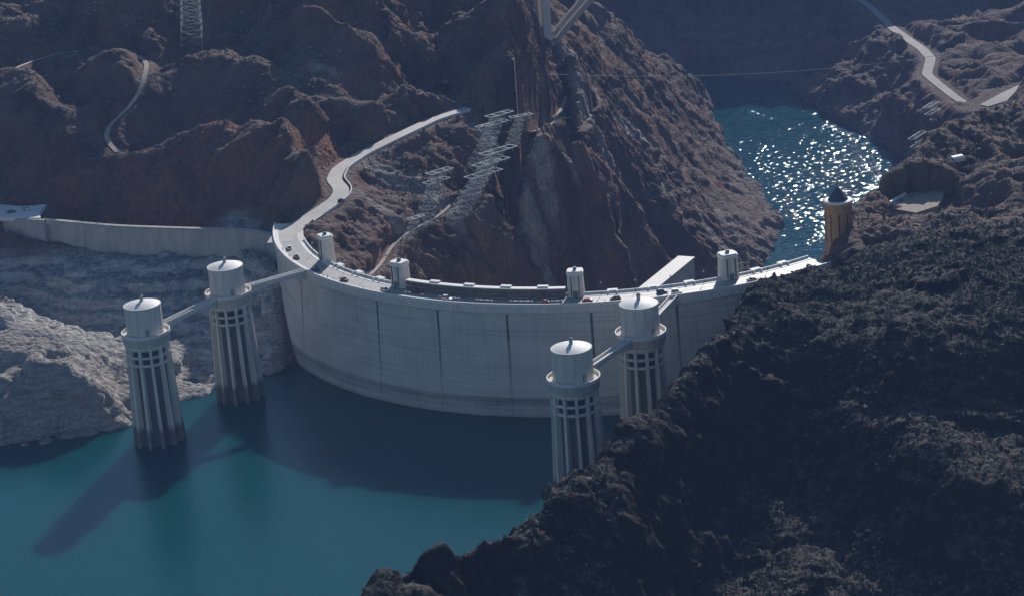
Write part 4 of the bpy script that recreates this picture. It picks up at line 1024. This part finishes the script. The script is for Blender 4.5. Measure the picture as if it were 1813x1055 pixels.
# ------------------------------------------------------------------ vehicles
CARM = {}
def paint(name, col):
    if name not in CARM: CARM[name] = mat('paint ' + name, col, .35, metal=.1, spec=.5)
    return CARM[name]
def loft(secs, mb):
    """secs: list of (x, [(y,z)...])"""
    k = len(secs[0][1]); P = [(x, y, z) for x, L_ in secs for y, z in L_]; F = []
    for i in range(len(secs) - 1):
        for j in range(k): F.append((i * k + j, i * k + (j + 1) % k, (i + 1) * k + (j + 1) % k, (i + 1) * k + j))
    F += [tuple(range(k))[::-1], tuple((len(secs) - 1) * k + j for j in range(k))]
    return mb.add(P, F)
def make_car(kind='saloon'):
    t = empty("parked_car" if kind != 'van' else "van", (0, 0, 0))
    hw = .9
    def body(h): return [(-hw, .32), (hw, .32), (hw * 1.0, h * .8), (hw * .93, h), (-hw * .93, h), (-hw * 1.0, h * .8)]
    mb = MB(); loft([(-2.25, body(.72)), (-2.05, body(.92)), (-1.3, body(.98)), (1.0, body(.98)), (1.9, body(.86)), (2.25, body(.66))], mb); mb.build("body", None, t)
    top = {'saloon': 1.42, 'suv': 1.72, 'van': 2.0}[kind]; xr = {'saloon': -1.5, 'suv': -2.05, 'van': -2.15}[kind]
    def cab(w, z): return [(-w, .95), (w, .95), (w * .86, z), (-w * .86, z)]
    mb = MB(); loft([(xr, cab(.84, 1.0)), (xr + .45, cab(.84, top - .06)), (.25, cab(.84, top - .03)), (1.15, cab(.84, 1.0))], mb); mb.build("window", M['glass'], t)
    mb = MB(); mb.box((xr + .45 + .25) / 2 , 0, top, .25 - xr - .45 + .1, 1.42, .08); mb.build("roof", None, t)
    for sx in (-1.4, 1.4):
        for sy in (-.82, .82):
            mb = MB(); mb.add([(sx + .34 * math.cos(2 * math.pi * k / 14), sy + e * .11, .34 + .34 * math.sin(2 * math.pi * k / 14)) for e in (-1, 1) for k in range(14)],
                              [tuple(range(14)), tuple(range(14, 28))[::-1]] + [(k, (k + 1) % 14, (k + 1) % 14 + 14, k + 14) for k in range(14)]); mb.build("wheel", M['rubber'], t)
    for s in (-.62, .62):
        mb = MB(); mb.box(2.2, s, .66, .12, .34, .16); mb.build("headlight", M['steel_w'], t)
    return t
protos = {k: make_car(k) for k in ('saloon', 'suv', 'van')}; used = set()
for o in protos.values(): o.location = (0, 0, -400)
def car(kind, p, rz, col, label, cat='car', group='vehicles crossing the dam'):
    if kind in used: t = copy_tree(protos[kind])
    else: t = protos[kind]; used.add(kind)
    first = {}
    for ch in t.children:
        if ch.name.split('.')[0] in ('body', 'roof'):
            ch.data = ch.data.copy(); ch.data.materials.clear(); ch.data.materials.append(col)
    t.name = {'saloon': 'saloon_car', 'suv': 'sport_utility_car', 'van': 'van'}[kind]
    t.location = p; t.rotation_euler = (0, 0, rz); tag(t, label, cat, group); return t
W_ = paint('white', (.8, .8, .79)); K_ = paint('black', (.02, .02, .022)); MR = paint('maroon', (.16, .02, .025)); RD = paint('red', (.35, .02, .03)); SV = paint('silver', (.5, .51, .52)); BL_ = paint('navy', (.03, .05, .10)); GR = paint('grey', (.16, .17, .18))
def crest_car(kind, a, r, fwd, col, label): car(kind, on_arc(r, a, .06), R_(a) + (0 if fwd else math.pi), col, label)
def ang_at(u, v):
    p = PZ(u, v, .5); return math.degrees(math.atan2(p[0], -p[1]))
crest_car('suv', ang_at(514, 439), 150.6, False, W_, "white car nearest the far left bend of the crest road")
crest_car('saloon', ang_at(524, 456), 151.2, True, K_, "black car just below the white car on the left bend of the crest")
crest_car('suv', ang_at(555, 478), 151.0, True, BL_, "navy car in the shadow of the leftmost crest tower")
crest_car('saloon', ang_at(604, 497), 150.6, True, MR, "maroon car between the two left crest towers")
crest_car('suv', ang_at(677, 516), 151.0, True, SV, "silver car just left of the shadow at the gallery's left end")
crest_car('saloon', ang_at(729, 520), 147.0, False, MR, "dark red car beside the left end of the covered gallery")
crest_car('van', ang_at(787, 532), 151.2, True, SV, "silver van alone in front of the covered gallery")
crest_car('saloon', ang_at(964, 535), 151.0, False, MR, "maroon car just left of the shadow of the tower at the gallery's right end")
crest_car('saloon', ang_at(1040, 533), 150.6, True, RD, "bright red car just right of the tower at the gallery's right end")
crest_car('suv', ang_at(1090, 531), 151.0, False, K_, "black car behind the roof of the right-hand intake tower closest to the dam")
crest_car('suv', ang_at(1174, 520), 148.0, True, BL_, "navy car right of the intake tower roof, near the powerhouse")
crest_car('van', ang_at(1200, 520), 151.0, True, W_, "white van facing right on the crest below the powerhouse")
crest_car('saloon', ang_at(1338, 499), 151.0, False, GR, "dark grey car nearest the dark hill on the right end of the crest")
p = PZ(604, 357, 2.2); car('suv', (p[0], p[1], 1.9), R_(65), K_, "black car on the pale road bend above the left end of the dam")
p = PZ(121, 383, -6); 
for u, v, c_, k_, lb in ((20, 377, GR, 'saloon', "grey car in the sunlit parking area at the left edge"), (48, 372, W_, 'suv', "white car in the sunlit parking area at the left edge")):
    p = PZ(u, v, -4.6); car(k_, p, R_(30), c_, lb, 'car', 'cars in the parking area')

# ------------------------------------------------------------------ people on the crest
def make_person(pose=0):
    """standing figure, one continuous lofted skin; height 1.74"""
    me2 = bpy.data.meshes.new("person"); s = .12 if pose else .02
    V = [(0, 0, .95), (0, 0, 1.15), (0, 0, 1.42), (0, 0, 1.52), (0, -.01, 1.62), (0, 0, 1.74),
         (.10, 0, .90), (.11, -s, .50), (.11, -s * 1.2, .08), (.11, -s * 1.2 - .16, .03),
         (-.10, 0, .90), (-.11, s, .50), (-.11, s * 1.6, .08), (-.11, s * 1.6 - .16, .03),
         (.20, 0, 1.40), (.25, s, 1.12), (.24, -.08 + s, .86), (-.20, 0, 1.40), (-.25, -s, 1.12), (-.24, -.08 - s, .86)]
    Rr = [.15, .13, .15, .06, .10, .07, .09, .065, .045, .04, .09, .065, .045, .04, .065, .048, .04, .065, .048, .04]
    Ed = [(0,1),(1,2),(2,3),(3,4),(4,5),(0,6),(6,7),(7,8),(8,9),(0,10),(10,11),(11,12),(12,13),(2,14),(14,15),(15,16),(2,17),(17,18),(18,19)]
    me2.from_pydata(V, Ed, []); o = bpy.data.objects.new("person", me2); COL.objects.link(o)
    md = o.modifiers.new("skin", 'SKIN'); sk = me2.skin_vertices[0].data
    for i, r in enumerate(Rr): sk[i].radius = (r, r * .75)
    sk[0].use_root = True
    o.modifiers.new("sub", 'SUBSURF').levels = 1
    dg = bpy.context.evaluated_depsgraph_get(); m3 = bpy.data.meshes.new_from_object(o.evaluated_get(dg)); bpy.data.objects.remove(o)
    return m3
pm = [make_person(0), make_person(1)]
CL = [paint('cloth navy', (.03, .04, .08)), paint('cloth grey', (.12, .12, .12)), paint('cloth red', (.3, .04, .04)), paint('cloth tan', (.35, .28, .2)), paint('cloth white', (.7, .7, .68))]
PPL = [(503, 446, 0, "person in navy clothes at the lake side parapet beside the white car"), (513, 459, 1, "person in grey at the parapet left of the black car"),
       (518, 464, 0, "person in navy at the parapet below the black car"), (571, 493, 1, "person in grey at the parapet just right of the footbridge end"), (577, 496, 0, "person in navy walking the lake-side pavement below the maroon car"),
       (588, 500, 3, "person in tan walking just left of the maroon car"), (640, 515, 1, "person in grey alone between the maroon and the silver car"), (766, 533, 0, "person in navy left of the silver van"),
       (801, 537, 1, "person in grey just right of the silver van"), (815, 538, 2, "person in a red top right of the silver van"), (824, 538, 0, "person in navy, second figure right of the one in red"), (869, 540, 1, "person in grey in front of the middle of the covered gallery"),
       (909, 541, 0, "person in navy in front of the right part of the covered gallery"), (1071, 539, 1, "person in grey between the red and the black car")]
for i, (u, v, c_, lb) in enumerate(PPL):
    a = ang_at(u, v - 3); me3 = pm[i % 2].copy(); me3.materials.clear(); me3.materials.append(CL[c_]); o = bpy.data.objects.new("person", me3); COL.objects.link(o)
    o.location = on_arc(153.9, a, .2); o.rotation_euler = (0, 0, R_(a + (90 if i % 3 else -70))); tag(o, lb, "person", "visitors on the crest pavement")
# lamp posts on the downstream pavement
def lamp():
    t = empty("street_lamp", (0, 0, 0)); mb = MB(); mb.tube([(0, 0, 0), (0, 0, 4.6)], .09); mb.lathe([(.22, 0), (.16, .6)], 10); mb.build("post", M['green'], t)
    mb = MB(); mb.lathe([(.12, 4.5), (.3, 4.8), (.3, 5.1), (.1, 5.3)], 10); mb.build("lantern", M['conc_pale'], t); return t
l0 = lamp(); first = True
for a, lb in ((-70, "lamp post on the left bend beyond the first crest tower"), (-55.8, "lamp post right of the leftmost crest tower"), (-49.5, "lamp post midway between the two left crest towers"), (-3.5, "lamp post right of the tower at the gallery's right end"), (2.2, "lamp post behind the right-hand intake tower roof"), (8.2, "lamp post in line with the powerhouse roof foot"), (14.0, "lamp post left of the plain right crest tower"), (26.0, "lamp post right of the plain right crest tower")):
    t = l0 if first else copy_tree(l0); first = False; t.location = on_arc(142.6, a, .2); t.rotation_euler.z = R_(a); tag(t, lb, "street lamp", "lamps along the crest pavement")

# ------------------------------------------------------------------ desert scrub and boulders
def scatter(name, n, region, size, kind, seed):
    r = np.random.default_rng(seed); P = []; F = []; k = 0; cnt = 0
    xs = r.uniform(region[0], region[1], n * 6); ys = r.uniform(region[2], region[3], n * 6)
    dens_ = fbm(xs / 28, ys / 28, 0 * xs, 3, seed)
    for x, y, dn_ in zip(xs, ys, dens_):
        if cnt >= n: break
        i = np.searchsorted(GX, x) - 1; j = np.searchsorted(GY, y) - 1
        if VZ[j, i] < WL + 1.5 and y < 0 or VZ[j, i] < RV + 4: continue
        if dA[j, i] < 8 or dB[j, i] < 8 or dT[j, i] < 3 or inside[j, i] or crest_l[j, i]: continue
        if RR[j, i] < 160 and ANG[j, i] > -95 and ANG[j, i] < 45 and RR[j, i] > 138: continue
        if near[j, i] < .4 and y < 0 and x < 20: continue
        if NZn[j, i] < (.80 if kind == 'scrub' else .66): continue
        if dn_ < r.uniform(-.35, .25): continue
        c = np.array([VX[j, i] + r.uniform(-.6, .6), VY[j, i] + r.uniform(-.6, .6), VZ[j, i]]); s = size * r.lognormal(0, .45)
        if kind == 'scrub':
            m = 10
            d = r.normal(size=(m, 3)); d[:, 2] = np.abs(d[:, 2]); d /= np.linalg.norm(d, axis=1)[:, None]
            for q in d:
                ctr = c + q * s * r.uniform(.2, .6); a = r.normal(size=3); a /= np.linalg.norm(a); b = np.cross(a, q); b /= np.linalg.norm(b) + 1e-6; w = s * .34
                P += [ctr - a * w, ctr + b * w, ctr + a * w, ctr - b * w + q * w]; F.append((k, k + 1, k + 2, k + 3)); k += 4
        else:
            o8 = np.array([(1, 0, 0), (-1, 0, 0), (0, 1, 0), (0, -1, 0), (0, 0, 1), (0, 0, -1)]) * r.uniform(.5, 1.1, (6, 1)) * s * np.array([1, 1, .75]); th = r.uniform(0, 6.3)
            ro = np.array([[math.cos(th), -math.sin(th), 0], [math.sin(th), math.cos(th), 0], [0, 0, 1]])
            P += list(o8 @ ro.T + r.normal(size=(6, 3)) * s * .12 + c + np.array([0, 0, s * .15]))
            for f in ((0, 2, 4), (2, 1, 4), (1, 3, 4), (3, 0, 4), (2, 0, 5), (1, 2, 5), (3, 1, 5), (0, 3, 5)): F.append(tuple(k + v for v in f))
            k += 6
        cnt += 1
    mb = MB(); mb.v = [tuple(map(float, p)) for p in P]; mb.f = F; mb.sm = [False] * len(F)
    return mb, cnt
M['scrub'] = mat('dry desert scrub', (.13, .14, .085), .95, col2=(.22, .20, .15), vscale=.4)
M['boulder'] = mat('weathered boulders', (.12, .10, .088), .9, col2=(.24, .205, .18), vscale=.3)
mb, c_ = scatter("desert_scrub", 30000, (-120, 300, -445, -80), .50, 'scrub', 5); print('scrub', c_)
tag(mb.build("desert_scrub", M['scrub']), "low olive and tan desert scrub scattered over the dark near hill", "shrubs", kind='stuff')
M['basalt'] = mat('dark volcanic boulders', (.035, .030, .028), .9, col2=(.10, .088, .078), vscale=.12)
mb, c_ = scatter("loose_rocks", 30000, (-330, 300, -120, 460), .60, 'rock', 6)
tag(mb.build("loose_rocks", M['boulder']), "countless loose rocks and boulders strewn over the canyon slopes", "rocks", kind='stuff')
mb, c_ = scatter("volcanic_rocks", 26000, (-120, 300, -445, -120), .55, 'rock', 8)
tag(mb.build("volcanic_rocks", M['basalt']), "dark loose volcanic rocks covering the near hill", "rocks", kind='stuff')

# ------------------------------------------------------------------ haze
hz = MB(); x0, x1, y0, y1, z0, z1 = -3000, 3000, -3000, 4000, -260, 330
hz.add([(x0, y0, z0), (x1, y0, z0), (x1, y1, z0), (x0, y1, z0), (x0, y0, z1), (x1, y0, z1), (x1, y1, z1), (x0, y1, z1)], [(3, 2, 1, 0), (4, 5, 6, 7), (0, 1, 5, 4), (1, 2, 6, 5), (2, 3, 7, 6), (3, 0, 4, 7)])
hm = bpy.data.materials.new("haze"); hm.use_nodes = True; N = hm.node_tree.nodes; L = hm.node_tree.links
for n in list(N):
    if n.type != 'OUTPUT_MATERIAL': N.remove(n)
out = [n for n in N if n.type == 'OUTPUT_MATERIAL'][0]; pv = N.new("ShaderNodeVolumePrincipled")
pv.inputs["Color"].default_value = (.27, .42, .80, 1); pv.inputs["Density"].default_value = 0.00008; pv.inputs["Anisotropy"].default_value = 0.0
L.new(pv.outputs[0], out.inputs["Volume"])
tag(hz.build("haze", hm), kind='stuff')
